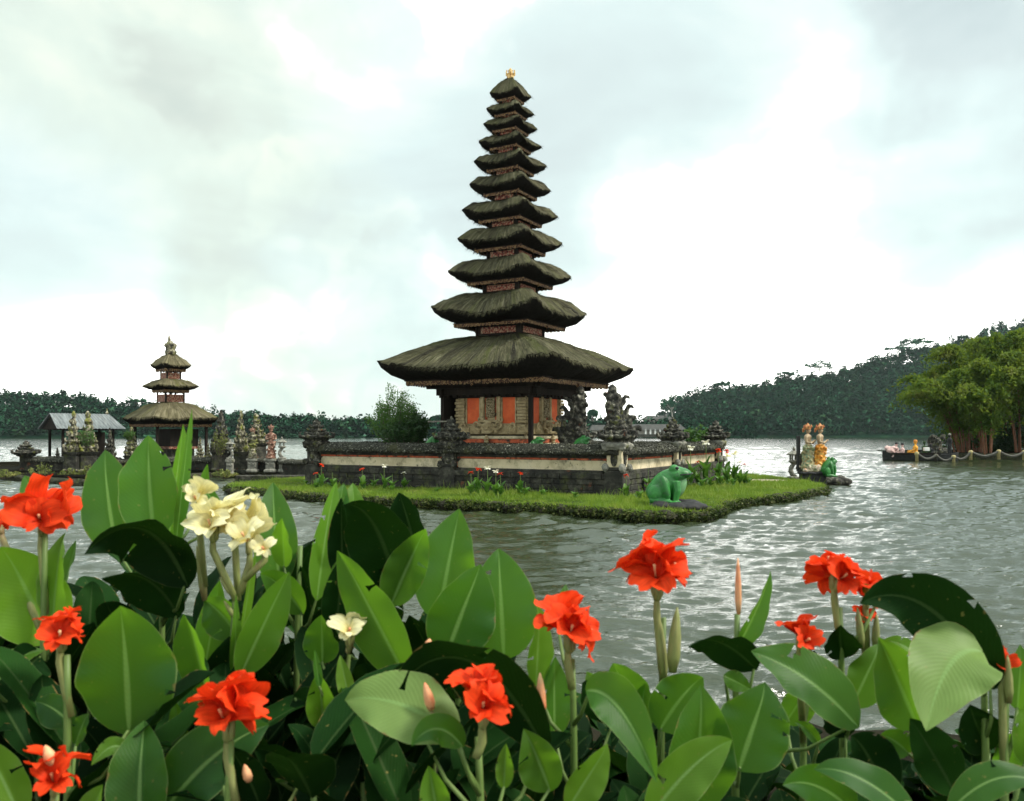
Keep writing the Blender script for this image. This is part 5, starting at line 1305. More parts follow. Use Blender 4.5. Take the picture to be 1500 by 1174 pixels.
person('person', 'person in an orange top and cap sitting in the boat', 1341, 668, 644, BY, 'sit', M['orangecloth'], M['robe'], R(160))
person('person', 'standing person in dark clothes at the right end of the boat', 1391, 672, 636, BY-.5, 'stand', M['darkcloth'], M['greystone'], R(190))
person('person', 'person in dark green bending beside the white box in the boat', 1354, 665, 646, BY, 'sit', M['darkleaf'], M['darkleaf'], R(20))
person('person', 'person in pale pink clothes with dark hair, sitting leftmost in the boat', 1313, 668, 648, BY, 'sit', M['pink'], M['darkcloth'], R(200))
person('person', 'person in pale pink clothes with dark hair, sitting between the leftmost and the orange one', 1322, 669, 649, BY-.2, 'sit', M['pink'], M['darkcloth'], R(170))
person('person', 'person in dark clothes sitting low behind the white box in the boat', 1363, 668, 650, BY+.2, 'sit', M['darkcloth'], M['darkcloth'], R(230))
wb = at(1357, 661, BY-.4); tag(MB().box((0,0,.14), (.36,.3,.26), 0, .02).build('white_box', M['white']), 'small white box on the side of the boat', 'box').location = wb
sc_ = thing('stone_sculpture', 'hunched black stone sculpture with curling top at the right end of the boat', 'sculpture', at(1373, 672, BY+1.2), 0)
m = MB(); r_ = random.Random(8); m.box((0,0,.3), (1.3,1.0,.6), 0, .05)
for k in range(34): m.ell((r_.uniform(-.55,.55), r_.uniform(-.4,.4), r_.uniform(.4,1.7)), (r_.uniform(.12,.28),)*3, n=5)
volute(m, (-.35,0,.9), .7, 1.0, .13, Matrix.Identity(3), -1); volute(m, (.35,0,.9), .6, .9, .12, Matrix.Identity(3), 1)
link('carving', carve(m, .05, .06, 4, name='carving'), M['stone'], sc_)
rl = thing('rope_railing', 'sagging thick grey rope strung between squat yellow posts along the bamboo islet edge', 'railing', (0,0,0))
rp = [at(px, py, Y) for px, py, Y in ((1343,666,61.5),(1371,669,61.5),(1397,671,61.3),(1422,664,61.3),(1463,663,61),(1500,664,61),(1545,663,61))]
for i, p in enumerate(rp):
    m = MB().lathe([(.11,-.5),(.11,-.05),(.16,.0),(.15,.14),(.07,.2)], c=p, n=10); m.build('post', M['yellow'] if i != 1 else M['stone'], rl, True)
for a_, b_ in zip(rp[:-1], rp[1:]):
    m = MB(); m.tube([a_.lerp(b_, u) + Vector((0,-.05,.1 - .34*math.sin(PI*u))) for u in np.linspace(0, 1, 12)], .085, 8); m.build('rope', M['rope'], rl, True)

# ------------------------------------------------------------------ lawn
def lawn():
    r = np.random.default_rng(9); lo, hi = ISL.min(0), ISL.max(0)
    P = r.uniform(lo, hi, (330000, 2)); P = P[inside(P, ISL)]
    c, s = math.cos(-TH), math.sin(-TH); d = P - np.array([.53, 31.12]); lx = d[:, 0]*c + d[:, 1]*s; ly = -d[:, 0]*s + d[:, 1]*c
    keep = ~((np.abs(lx) < HX+.3) & (np.abs(ly) < HY+.25))
    keep &= P[:, 1] < 36
    # bare trodden patch
    pt = np.array(gnd(1118, 704, GZ)[:2]); keep &= ~((((P - pt)/np.array([1.0, .8]))**2).sum(1) < 1)
    keep &= ~((((P - np.array([fp.x+.16, fp.y-.35]))/np.array([.72, .55]))**2).sum(1) < 1)
    P = P[keep]; n = len(P)
    g = fbm(np.column_stack([P, np.zeros(n)]), .7, 4, 3)
    # edge fringe that hangs over the water
    ne = 7000; i = r.integers(0, len(ISL), ne); f = r.random(ne)[:, None]; E = ISL[i]*(1-f) + np.roll(ISL, -1, 0)[i]*f
    cen = ISL.mean(0)
    od = np.roll(ISL, -1, 0)[i] - ISL[i]; od = np.column_stack([od[:, 1], -od[:, 0]]); od /= np.linalg.norm(od, axis=1)[:, None] + 1e-9
    od *= np.sign(((E-cen)*od).sum(1))[:, None]
    E = E + od*r.uniform(-.12, .10, (ne, 1))
    B = np.concatenate([np.column_stack([P, np.full(n, GZ-.02)]), np.column_stack([E, GZ - .02 - r.uniform(0, .10, ne)])])
    h = np.concatenate([(.085 + .05*g)*r.uniform(.5, 1.5, n), r.uniform(.05, .13, ne)])
    gt = fbm(np.column_stack([B[:, :2], np.zeros(len(B))]), 2.1, 14, 3)
    tall = r.random(len(h)) < np.clip(.015 + .35*(gt - .35), .006, .5); h = np.where(tall, h*r.uniform(1.6, 3.0, len(h)), h)
    a = r.uniform(0, 2*PI, len(B)); w = r.uniform(.007, .014, len(B))
    side = np.column_stack([np.cos(a)*w, np.sin(a)*w, np.zeros(len(B))])
    lean = r.normal(0, .5, (len(B), 2)); lean[n:] += od*.9
    tip = B + np.column_stack([lean*h[:, None], h*(1 - .25*np.clip((lean**2).sum(1), 0, 2))])
    V = np.stack([B - side, B + side, tip], 1).reshape(-1, 3)
    # creeping leaves and roots hanging down the bank
    i2 = r.integers(0, len(ISL), 15000); f2 = r.random(15000)[:, None]; E2 = ISL[i2]*(1-f2) + np.roll(ISL, -1, 0)[i2]*f2
    o2 = np.roll(ISL, -1, 0)[i2] - ISL[i2]; o2 = np.column_stack([o2[:, 1], -o2[:, 0]]); o2 /= np.linalg.norm(o2, axis=1)[:, None] + 1e-9; o2 *= np.sign(((E2-cen)*o2).sum(1))[:, None]
    z2 = r.uniform(-.02, .25, 15000); E2 = E2 + o2*(.06 + .16*np.sin(np.clip(z2/.25, 0, 1)*PI) + r.normal(0, .04, 15000))[:, None]
    Vb, Fb = quads(np.column_stack([E2, z2]), np.full(15000, .075), r, up=.1, aspect=.6)
    tag(link('bank_plants', mesh_np('bank_plants', Vb, Fb), M['bankleaf']), 'dark creeping plants and roots along the island bank', None, kind='stuff')
    tag(link('grass', mesh_np('grass', V, np.arange(len(V)).reshape(-1, 3)), M['grass']), 'short bright green grass covering the pagoda island', None, kind='stuff')
lawn()
pp = gnd(1118, 704, GZ); tag(MB().lathe([(.95,0),(.9,.012)], c=(pp.x, pp.y, GZ+.004), n=20, sy=.75).build('dirt_path', M['dirt']), kind='structure')

# ------------------------------------------------------------------ cannas
def leaf_blade(b, mid, t, W, face, fold=.25, wave=.03, seed=0, nu=20, nv=10, curl=0.0):
    """a broad pointed blade along the curve b-mid-t whose upper side looks towards face"""
    r = np.random.default_rng(seed)
    b, mid, t, face = (np.array(x, float) for x in (b, mid, t, face))
    u = np.linspace(0, 1, nu+1)[:, None]
    c1 = 2*mid - .5*(b+t)
    C = (1-u)**2*b + 2*u*(1-u)*c1 + u*u*t
    T = 2*(1-u)*(c1-b) + 2*u*(t-c1); T /= np.linalg.norm(T, axis=1)[:, None] + 1e-9
    S = np.cross(T, face); S /= np.linalg.norm(S, axis=1)[:, None] + 1e-9
    Nn = np.cross(S, T)
    uu = u[:, 0]
    tw = (r.uniform(-.55, .55)*(uu - .3))[:, None]; S, Nn = S*np.cos(tw) + Nn*np.sin(tw), Nn*np.cos(tw) - S*np.sin(tw)
    C = C + Nn*(r.uniform(-.5, .35)*W*np.clip(uu - .72, 0, 1)**2*3.0)[:, None]
    w = np.clip(uu, 0, 1)**.60*np.clip(1-uu, 0, 1)**.88; w = w/w.max()*W/2
    w = np.maximum(w, .004); w[-1] = .0012
    v = np.linspace(-1, 1, nv+1)
    ph = r.uniform(0, 6.28, 4)
    V = []; UV = []
    asym = r.uniform(-.06, .06)
    for j, vv in enumerate(v):
        f = fold*(1 + .5*math.sin(ph[0]))
        side = S*(w*vv*(1 + asym*np.sign(vv))*math.cos(f*.9*abs(vv)))[:, None]
        lift = w*(abs(vv)*math.sin(f*.9)*1.0 + curl*vv*vv)
        ruff = wave*W*abs(vv)**2*(np.sin(uu*(8 + ph[3]) + ph[1] + (2.2 if vv > 0 else 0)) + .6*np.sin(uu*23 + ph[2] + (1.1 if vv > 0 else 0)))*np.sin(uu*PI)
        vein = -.012*W*math.cos(vv*PI/2)**8
        V.append(C + side + Nn*(lift + ruff + vein)[:, None]); UV.append(np.column_stack([uu, np.full(nu+1, vv*.5+.5)]))
    V = np.stack(V, 1).reshape(-1, 3); UV = np.stack(UV, 1).reshape(-1, 2)
    m = nv+1; i = np.arange(nu)[:, None]*m + np.arange(nv)[None, :]
    Fq = np.stack([i, i+1, i+m+1, i+m], -1)
    keep = np.ones(Fq.shape[:2], bool)
    if nu >= 18:
        for _ in range(int(r.integers(0, 3))):        # a slit torn in from the margin
            q = int(r.integers(5, nu-4)); dep = int(r.integers(1, 4)); right = r.random() < .5
            for c in range(dep):
                col = nv-1-c if right else c; keep[q, col] = False
                vo = (nv-c) if right else c; sh = .75 - .12*c
                a_ = q*m + vo; b_ = (q+1)*m + vo; mid_p = (V[a_] + V[b_])/2; V[a_] += (mid_p - V[a_])*sh; V[b_] += (mid_p - V[b_])*sh
    return mesh_np('leaf', V, Fq[keep].reshape(-1, 4), uv=UV, smooth=True)
def face_dir(yaw, el):
    return (math.sin(R(yaw))*math.cos(R(el)), -math.cos(R(yaw))*math.cos(R(el)), math.sin(R(el)))
def petal_mesh(p, d, up, L, W, seed, back=.35, nu=9, nv=7):
    r = np.random.default_rng(seed); d = np.array(d, float); d /= np.linalg.norm(d); up = np.array(up, float); up = up - d*up.dot(d); up /= np.linalg.norm(up) + 1e-9
    s = np.cross(d, up); u = np.linspace(0, 1, nu+1); V = []; UV = []
    w = np.clip(u, 0, 1)**.75*np.clip(1.03-u, 0, 1)**.30; w = w/w.max()*W/2 + .03*W
    ph = r.uniform(0, 6.28, 3)
    for v in np.linspace(-1, 1, nv+1):
        ruf = .11*W*(abs(v)**1.5)*np.sin(u*9 + ph[0] + 2*v) * u + .10*W*np.sin(v*4.2 + ph[1])*u**3
        cup = .22*w*v*v
        notch = -.08*L*np.exp(-(v*3)**2)*u**6 + .03*L*np.sin(v*6+ph[2])*u**5
        V.append(np.array(p) + d*(L*u*(1 - .18*back*u) + notch)[:, None] + s*(w*v)[:, None] + up*(cup + ruf - back*L*u**2.2*.75 + .12*L*np.sin(u*PI))[:, None]); UV.append(np.column_stack([u, np.full(nu+1, v*.5+.5)]))
    V = np.stack(V, 1).reshape(-1, 3); UV = np.stack(UV, 1).reshape(-1, 2); m = nv+1
    i = np.arange(nu)[:, None]*m + np.arange(nv)[None, :]
    return mesh_np('petal', V, np.stack([i, i+1, i+m+1, i+m], -1).reshape(-1, 4), uv=UV, smooth=True)
def flower(parent, c, base, w, h, m, seed, nb=4, org=(0,0,0)):
    """canna head: a spike with calyx tubes and blossoms of broad ruffled petals"""
    r = np.random.default_rng(seed); org = np.array(org); c = np.array(c) - org; base = np.array(base) - org
    f = MB(); bot = c - np.array([0, 0, h*.50])
    ax = c + np.array([0, 0, h*.10])
    f.tube([base, base*.5 + bot*.5, bot, c*.5 + bot*.5, ax], [.011, .012, .012, .009, .004], 7)
    bl = []
    for k in range(nb):
        a = 2*PI*k/nb + r.uniform(-.4, .4) - PI/2
        e = R(r.uniform(12, 48)) if k < nb-1 or nb < 3 else R(75)
        d = np.array([math.cos(a)*math.cos(e), math.sin(a)*math.cos(e)*.8, math.sin(e)])
        o = c + d*np.array([w*.10, w*.10, h*.10]) + np.array([0, 0, h*(-.10 + .10*k/nb)])
        f.tube([bot*.7 + c*.3, bot*.35 + o*.65 - np.array([0, 0, .01]), o], [.006, .010, .007], 6)
        bl.append((o, d))
    fo = f.build('flower', M['calyx'], parent, True)
    for o, d in bl:
        sm_ = MB(); sm_.tube([o, o + d*w*.16, o + d*w*.26 + np.array([0, 0, h*.03])], [.0035, .003, .0045], 5); sm_.build('stamen', M['bud'], fo, True)
        q0 = np.cross(d, [0.1, .2, 1]); q0 /= np.linalg.norm(q0); q1 = np.cross(d, q0); np_ = 5 if r.random() < .6 else 4; st = r.uniform(0, 6.28)
        for j in range(np_):
            a = st + 2*PI*j/np_ + r.uniform(-.25, .25); sp = r.uniform(.35, 1.15); rad = q0*math.cos(a) + q1*math.sin(a)
            pd_ = d*math.cos(sp) + rad*math.sin(sp); L = (w*.42*math.hypot(pd_[0], pd_[1]) + h*.42*abs(pd_[2])*1.2)*r.uniform(.75, 1.1)
            if pd_[2] < -.2: L *= .75
            link('petal', petal_mesh(o, pd_, d*math.cos(sp+.2) - rad*.6, L*.95, L*r.uniform(.55, .85), int(r.integers(1e6)), r.uniform(.1, .5)), m, fo)
def bud(parent, base, tip, rad, m, org=(0,0,0)):
    b = np.array(base) - np.array(org); t = np.array(tip) - np.array(org)
    MB().tube([b, b*.75+t*.25, b*.45+t*.55, b*.15+t*.85, t], [rad*.6, rad, rad*.9, rad*.5, rad*.12], 7).build('bud', m, parent, True)

BANKZ = .33
def canna(label, stem, leaves=(), flowers=(), buds=(), group='cannas with leaves and flowers above the rest', seed=0):
    """stem = (px at ground, Y, px of tip, py of tip)"""
    bx, Y0, tx, ty = stem
    base = Vector(((bx-CX)/F*Y0, Y0, BANKZ)); top = at(tx, ty, Y0)
    t = thing('canna', label, 'canna', base, 0, group); org = np.array(base)
    mid = base.lerp(top, .5) + Vector((random.uniform(-.03, .03), random.uniform(-.03, .03), 0))
    def on_stem(z):
        u = min(max((z - base.z)/max(top.z - base.z, .01), 0.02), 1.0); return base*((1-u)**2) + mid*(2*u*(1-u)) + top*(u*u)
    m = MB(); m.tube([(base*((1-u)**2) + mid*(2*u*(1-u)) + top*(u*u)) - base for u in np.linspace(0, 1, 9)], [.016 - .007*u for u in np.linspace(0, 1, 9)], 8); m.build('stem', M['stem'], t, True)
    for k, lf in enumerate(leaves):
        x0, y0, x1, y1, W, Y, dt, yaw, el, fold, bend = lf[:11]
        b = at(x0, y0, Y); e = at(x1, y1, Y + dt); fc = np.array(face_dir(yaw, el))
        d = e - b; mid_ = (b + e)/2 - Vector(fc)*0 + Vector((0, 0, 1))*d.length*bend*(.4 if abs(d.z) > d.length*.8 else 1.0) + Vector((0, dt*.5*-.3, 0))
        me = leaf_blade(np.array(b)-org, np.array(mid_)-org, np.array(e)-org, W/F*Y, fc, fold, .045, seed*50+k)
        o = link('leaf', me, M[lf[11] if len(lf) > 11 else ('shadeleaf' if el < 0 else 'leaf')], t)  # blades facing down take the colour with shade painted in
        sp = on_stem(b.z - .16)
        MB().tube([sp - base, (sp*.4 + b*.6) - base - Vector((0, 0, .03)), b - base + d*.04], [.008, .006, .004], 6).build('petiole', M['stem'], o, True)
    for k, fl in enumerate(flowers):
        x, y, w, h, Y, m_, nb = fl[:7]; c = at(x, y, Y)
        st = at(*fl[7], Y) if len(fl) > 7 else on_stem(c.z - .35)
        flower(t, c, st, w/F*Y, h/F*Y, M[m_], seed*31+k, nb, org)
    for (x0, y0, x1, y1, rad, Y, mm) in buds: bud(t, at(x0, y0, Y), at(x1, y1, Y), rad/F*Y, M[mm], org)
    return t
RP, YP = 'redpetal', 'yellowpetal'
#             bx  by   tx  ty   W   Y    dt  yaw  el fold bend
canna('canna with a large red head at the left edge, highest red on the left', (72,2.85,66,775), [
    (72,945,2,800,112,2.9,-.05,20,20,.2,.1), (78,905,92,780,64,2.85,.05,-20,10,.25,.05), (66,765,36,697,36,3.2,.05,20,10,.35,.1), (92,880,112,792,34,3.0,.05,-40,5,.3,0), (-20,1005,64,953,44,2.6,.1,10,60,.1,.15), (60,960,12,1010,70,2.7,-.1,10,-10,.3,.1)],
    [(60,754,98,96,2.85,RP,4,(68,900)), (2,772,26,30,3.0,RP,2)], seed=1)
canna('canna of upright pale leaves, the tallest leaves beside the yellow heads', (232,3.15,240,760), [
    (226,790,217,638,92,3.0,.10,5,10,.22,.02), (172,812,152,658,82,3.15,.12,15,10,.3,.04), (256,815,281,600,24,3.0,.02,62,5,.5,.02), (246,800,270,622,40,3.2,.02,55,0,.4,.03),
    (275,862,122,812,118,2.85,-.28,0,-28,.35,.34), (258,860,180,740,62,3.05,.02,10,5,.3,.1), (253,860,263,785,24,2.95,0,30,0,.4,0), (262,905,150,850,90,3.0,-.2,0,-35,.3,.2), (293,745,304,680,18,3.3,0,20,5,.4,0), (325,750,276,702,20,3.2,.05,20,20,.4,.1), (240,790,200,700,60,3.35,0,10,0,.3,0)], seed=2)
canna('canna with a red head seen past its pale calyx, above the bottom left corner flower', (104,2.4,98,960), [
    (188,1078,176,884,138,2.4,-.06,5,8,.16,.03), (105,1062,52,1028,48,2.42,0,10,25,.3,.1), (110,1092,128,1046,38,2.4,0,-30,10,.3,.1), (183,1097,134,1121,28,2.3,-.05,0,30,.3,.25), (205,1215,212,1056,96,2.2,.10,10,15,.3,.02)],
    [(88,930,80,80,2.4,RP,3,(104,1050))], seed=3)
canna('canna with a red head cut off by the bottom left corner', (82,2.2,82,1165), [
    (30,1200,-30,1080,70,2.3,0,20,10,.3,.1), (120,1240,150,1150,60,2.15,0,-10,20,.3,.05)], [(80,1140,84,84,2.2,RP,3)], [(78,1120,66,1092,9,2.18,'bud')], seed=4)
canna('canna with a big red head low on the left, broad pale leaf sloping behind', (345,2.2,338,1085), [
    (232,1200,394,1062,100,2.25,.10,20,35,.18,.12), (302,1015,272,898,66,2.6,-.04,-20,5,.4,.03), (264,1095,257,1028,30,2.5,0,0,5,.4,0), (445,1145,370,1098,56,2.4,-.1,-10,-5,.3,.1), (380,1180,330,1090,60,2.3,-.1,0,-10,.3,.05)],
    [(333,1050,104,118,2.2,RP,4,(346,1180))], [(365,1145,358,1120,7,2.2,'bud')], seed=5)
canna('canna with a cluster of pale yellow heads, the largest yellow flowers in the photo', (346,2.9,345,860), [
    (352,990,424,838,66,2.8,.02,30,8,.35,.02), (350,935,298,880,62,2.95,0,-10,10,.3,.1), (352,945,374,808,18,2.85,.02,58,0,.4,.02), (344,1006,346,872,20,2.8,0,45,0,.5,0), (300,980,322,850,46,3.1,0,20,0,.3,0)],
    [(312,772,92,70,2.85,YP,3,(346,880)), (345,764,84,86,2.9,YP,3,(349,880)), (366,790,76,70,2.82,YP,2,(352,870)), (290,728,52,50,2.95,YP,2,(300,860)), (388,802,56,36,2.8,YP,1,(358,850))],
    [(340,872,322,846,4,2.85,'calyx'), (352,868,362,850,4,2.85,'calyx'), (344,905,328,880,4,2.85,'calyx'), (300,880,288,800,6,2.95,'calyx')], seed=6)
canna('canna with a small drooping yellow flower deep among dark leaves', (472,2.75,515,900), [
    (472,972,470,902,54,2.75,-.05,0,0,.3,0), (474,1068,466,985,48,2.6,-.05,10,0,.4,0), (468,1008,461,953,13,2.55,0,30,10,.5,0), (514,1035,498,960,26,2.6,.02,20,5,.5,0), (405,1145,478,1128,30,2.45,0,0,15,.3,.2), (430,1020,480,1100,60,2.7,-.1,10,-15,.3,.1), (560,1050,530,960,70,2.9,-.15,0,-20,.3,.1)],
    [(510,926,56,62,2.7,YP,2,(520,905))], seed=7)
canna('canna of tall pale leaves just right of the yellow heads, one blade slanting', (438,3.15,440,800), [
    (410,858,400,707,66,3.2,.12,10,12,.25,.02), (416,832,412,760,38,3.15,-.05,-20,0,.3,0), (464,880,491,706,48,3.0,.10,38,14,.3,.02), (444,900,380,840,50,3.1,-.05,0,0,.3,.1), (470,960,440,830,56,3.25,-.12,0,-10,.3,0), (400,920,455,800,70,3.3,-.1,10,-10,.3,0)], seed=8)
canna('canna with dark arched leaves just left of the bright upright leaf fan', (545,3.05,545,830), [
    (492,768,504,708,28,3.2,.04,10,10,.3,0), (522,800,517,707,40,3.2,.06,10,10,.3,.02), (500,850,499,732,42,3.05,-.10,20,-5,.4,0), (585,880,505,742,100,2.98,-.26,0,-22,.35,.20), (612,818,584,722,64,3.15,-.02,-25,-5,.3,.12), (572,888,624,773,66,2.9,-.03,10,6,.4,.05), (492,925,502,815,52,3.0,-.06,10,-5,.3,0), (540,930,560,830,90,3.1,-.15,0,-15,.3,.05)], seed=9)
canna('canna with a fan of bright green upright leaves in the middle of the bed', (668,2.85,672,860), [
    (598,1000,496,806,84,2.7,.02,-25,12,.28,.02), (642,910,673,746,92,2.9,.10,0,12,.2,.04), (652,965,706,828,102,2.74,.02,15,10,.3,.06), (738,968,730,802,104,2.8,.08,-5,12,.16,.03), (692,945,703,838,36,2.95,.05,20,8,.3,0), (640,985,600,900,60,2.95,-.1,0,-10,.3,.05), (700,970,650,890,80,3.0,-.12,0,-10,.3,0)], seed=10)
canna('canna with a red head under a dark arching leaf at the bottom middle', (696,2.25,700,1080), [
    (800,1105,568,1020,128,2.38,-.10,-8,-38,.30,.36), (672,1080,502,1024,108,2.2,.04,10,48,.22,.12,'paleleaf'), (678,1095,602,1092,48,2.15,-.05,0,20,.4,.3), (642,1200,628,1122,50,2.1,0,10,5,.4,0), (738,1155,741,1090,28,2.2,0,0,5,.3,0), (806,1160,770,1072,66,2.3,-.04,0,5,.3,.05), (620,1080,648,1040,36,2.4,0,0,0,.3,0)],
    [(706,1032,104,110,2.15,RP,4,(697,1110))], [(632,1040,622,1000,8,2.2,'bud'), (640,1075,631,1040,9,2.2,'calyx'), (626,948,630,936,6,2.6,'bud')], seed=11)
canna('canna with a ragged red head just right of the bright leaf fan', (832,2.55,838,965), [
    (785,1010,792,886,56,2.6,.0,45,5,.45,.04), (816,915,830,856,26,2.7,.04,30,15,.4,0), (812,1080,812,962,50,2.6,.04,15,8,.3,0), (858,1012,963,1146,76,2.35,-.12,10,25,.35,.22), (832,1185,892,1092,56,2.35,.02,10,10,.3,.04), (900,1060,850,1000,60,2.75,-.1,0,-5,.3,.1)],
    [(832,925,104,98,2.5,RP,4,(838,1010))], [(793,1050,791,986,8,2.45,'bud'), (797,1120,793,1050,7,2.45,'calyx')], seed=12)
canna('canna with the tallest red head right of the middle, standing clear against the water', (972,2.75,972,905), [
    (932,1048,898,972,66,2.75,-.06,-10,5,.3,.08), (966,1070,1028,992,84,2.65,.03,5,18,.2,.08), (1020,1190,1030,1008,110,2.4,-.02,10,8,.3,.03), (950,1200,1072,1084,74,2.25,.04,10,30,.25,.1), (935,1075,945,1000,40,2.7,0,-10,10,.3,0), (880,1020,860,985,30,2.8,0,0,10,.3,0)],
    [(962,845,112,112,2.7,RP,5,(971,1000))], [(985,985,992,890,10,2.68,'calyx'), (972,1000,966,905,8,2.72,'calyx')], seed=13)
canna('canna with a spiky unopened bud and one curled leaf against the water', (1082,2.7,1080,900), [
    (1078,952,1131,838,42,2.7,.06,35,10,.7,-.06), (1108,982,1006,944,66,2.65,-.16,0,-35,.3,.12), (1082,1130,1126,1002,120,2.4,.02,5,14,.16,.06), (1258,1066,1100,956,92,2.5,.06,10,38,.22,.10), (1060,990,1100,1010,30,2.6,0,0,20,.3,0)],
    [], [(1082,900,1081,818,5,2.7,'bud')], seed=14)
canna('canna with a flat red flower low over the water, lowest of the right heads', (1182,2.75,1180,965), [
    (1186,992,1175,942,42,2.8,-.08,0,-10,.4,.05), (1200,1090,1165,1058,22,2.6,0,0,20,.4,.1), (1150,1060,1190,1000,50,2.9,0,0,10,.3,0)], [(1171,935,76,56,2.7,RP,3)], seed=15)
canna('canna with two red heads side by side at the right, the upper left one larger', (1236,2.75,1230,890), [
    (1247,1036,1291,944,66,2.65,.05,15,20,.2,.08), (1346,1070,1290,936,90,2.6,-.05,-10,0,.22,.04), (1234,965,1232,918,62,2.75,-.10,0,-20,.5,.1), (1342,958,1294,938,26,2.8,.05,0,40,.3,.1), (1287,882,1252,857,20,2.75,.05,0,30,.4,.1), (1240,1080,1200,1020,60,2.7,-.1,0,-5,.3,.1)],
    [(1222,845,92,66,2.75,RP,4,(1232,950)), (1268,872,58,62,2.8,RP,3,(1270,955)), (1262,905,44,30,2.82,RP,2,(1268,960))], [(1262,950,1256,890,6,2.75,'calyx'), (1282,950,1284,900,6,2.78,'calyx')], seed=16)
canna('canna with a long dark leaf arching left above a pale folded leaf', (1440,2.55,1440,960), [
    (1458,1010,1262,884,104,2.5,-.08,-10,-10,.25,.22), (1440,955,1356,1072,122,2.42,-.16,-25,42,.10,.20,'paleleaf'), (1332,1105,1288,1076,44,2.4,0,0,10,.3,.1), (1400,1165,1336,1056,70,2.4,-.08,0,-5,.3,.04), (1450,1100,1420,1030,70,2.6,-.1,0,-15,.3,0)], seed=17)
canna('canna with a small half-open red bud at the right edge', (1476,2.5,1474,985), [
    (1490,1040,1496,945,40,2.5,.02,-30,5,.4,.03), (1500,1120,1540,1010,80,2.5,0,-10,5,.3,.05), (1470,1130,1500,1060,50,2.6,-.05,0,0,.3,0)], [(1468,968,40,58,2.5,RP,2)], [(1478,1030,1476,960,7,2.48,'calyx')], seed=18)
canna('canna with narrow pale leaves sloping across the bottom right', (1330,2.15,1330,1175), [
    (1345,1210,1192,1124,62,2.15,.04,10,42,.2,.14), (1390,1190,1530,1150,52,2.2,0,0,40,.2,.2), (1250,1190,1150,1150,70,2.3,-.1,0,10,.3,.1), (1300,1170,1250,1080,80,2.4,-.1,0,-5,.3,.1)], seed=19)

# flowerless cannas that fill the bed behind and below them
def filler():
    r = np.random.default_rng(77); k = 0
    xs = [-180, -120, -60, 0, 60, 120, 180, 240, 300, 360, 420, 480, 540, 600, 660, 720, 780, 840, 900, 960, 1020, 1080, 1140, 1200, 1260, 1330, 1400, 1460, 1520, 1570, 1630, 1690, 1750]
    line = [(-200,850),(60,800),(160,775),(260,790),(420,790),(560,820),(690,900),(800,990),(900,1065),(860,975),(1000,1035),(1100,1045),(1250,1055),(1340,1085),(1400,1060),(1600,1040)]
    lx, ly = zip(*line)
    for row, (Ya, off, extra) in enumerate(((3.75, 0, 0), (3.35, 31, 30), (2.95, 10, 80), (2.5, 40, 140))):
        for x in xs:
            px = x + off + r.uniform(-18, 18); Y = Ya + r.uniform(-.2, .2)
            top = np.interp(px, lx, ly) + extra + r.uniform(0, 50)
            zt = CAMZ + (HZ - top)/F*Y
            base = np.array([(px-CX)/F*Y, Y, BANKZ])
            if zt < BANKZ + .25: continue
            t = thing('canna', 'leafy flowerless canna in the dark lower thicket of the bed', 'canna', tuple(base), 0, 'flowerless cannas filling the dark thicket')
            H = zt - BANKZ
            MB().tube([(0,0,0), (.01,0,H*.4), (0,.01,H*.66)], [.015,.013,.008], 6).build('stem', M['stem'], t, True)
            for j in range(7):
                a = r.uniform(0, 2*PI); z0 = H*(.22 + .60*j/7); ln = min(r.uniform(.26, .40), (H - z0)*1.15 + .05); e = R(r.uniform(20, 75)); e = min(e, math.asin(min(1, max(.1, (H - z0)/max(ln, .05)))))
                b = np.array([math.cos(a)*.05, math.sin(a)*.05, z0]); tip = b + ln*np.array([math.cos(a)*math.cos(e), math.sin(a)*math.cos(e), math.sin(e)])
                m_ = (b+tip)/2 + np.array([0, 0, ln*.08]); fc = np.array([-math.cos(a)*math.sin(e), -math.sin(a)*math.sin(e), math.cos(e)])
                link('leaf', leaf_blade(b - np.array([math.cos(a), math.sin(a), .6])*.05, m_, tip, r.uniform(.13, .19), fc, r.uniform(.2, .5), .03, 9000+k, 14, 8), M['shadeleaf'], t); k += 1  # low blades use the leaf colour darkened for shade
filler()

# ------------------------------------------------------------------ cannas on the island
def small_canna(seed, H, petal, nleaf=9):
    r = np.random.default_rng(seed); t = bpy.data.objects.new('canna', None); COL.objects.link(t)
    MB().tube([(0,0,0), (.01,0,H*.5), (0,.01,H)], [.014,.011,.006], 6).build('stem', M['stem'], t)
    for j in range(nleaf):
        a = j*2.4 + r.uniform(-.4, .4); z0 = H*(.04 + .40*j/nleaf); ln = r.uniform(.22, .36)*min(1.2, H/.7); e = R(r.uniform(35, 75))
        b = np.array([0, 0, z0]); tip = b + ln*np.array([math.cos(a)*math.cos(e), math.sin(a)*math.cos(e), math.sin(e)])
        fc = np.array([-math.cos(a)*math.sin(e), -math.sin(a)*math.sin(e), math.cos(e)])
        link('leaf', leaf_blade(b, (b+tip)/2 + np.array([0, 0, ln*.06]), tip, r.uniform(.12, .18), fc, .35, .03, seed*20+j, 10, 6), M['smallleaf'], t)
    if petal:
        f = MB(); f.tube([(0,.01,H*.95), (0,.01,H+.10)], [.008,.004], 5); fo = f.build('flower', M['calyx'], t)
        for j in range(8):
            a = j*2.4; e = R(r.uniform(-5, 60)); d = np.array([math.cos(a)*math.cos(e), math.sin(a)*math.cos(e), math.sin(e)])
            link('petal', petal_mesh((0,.01,H+.05), d, (0,0,1), r.uniform(.08, .12), .075, seed*9+j, .3, 4, 3), M[petal], fo)
    return t
PROTO = {}
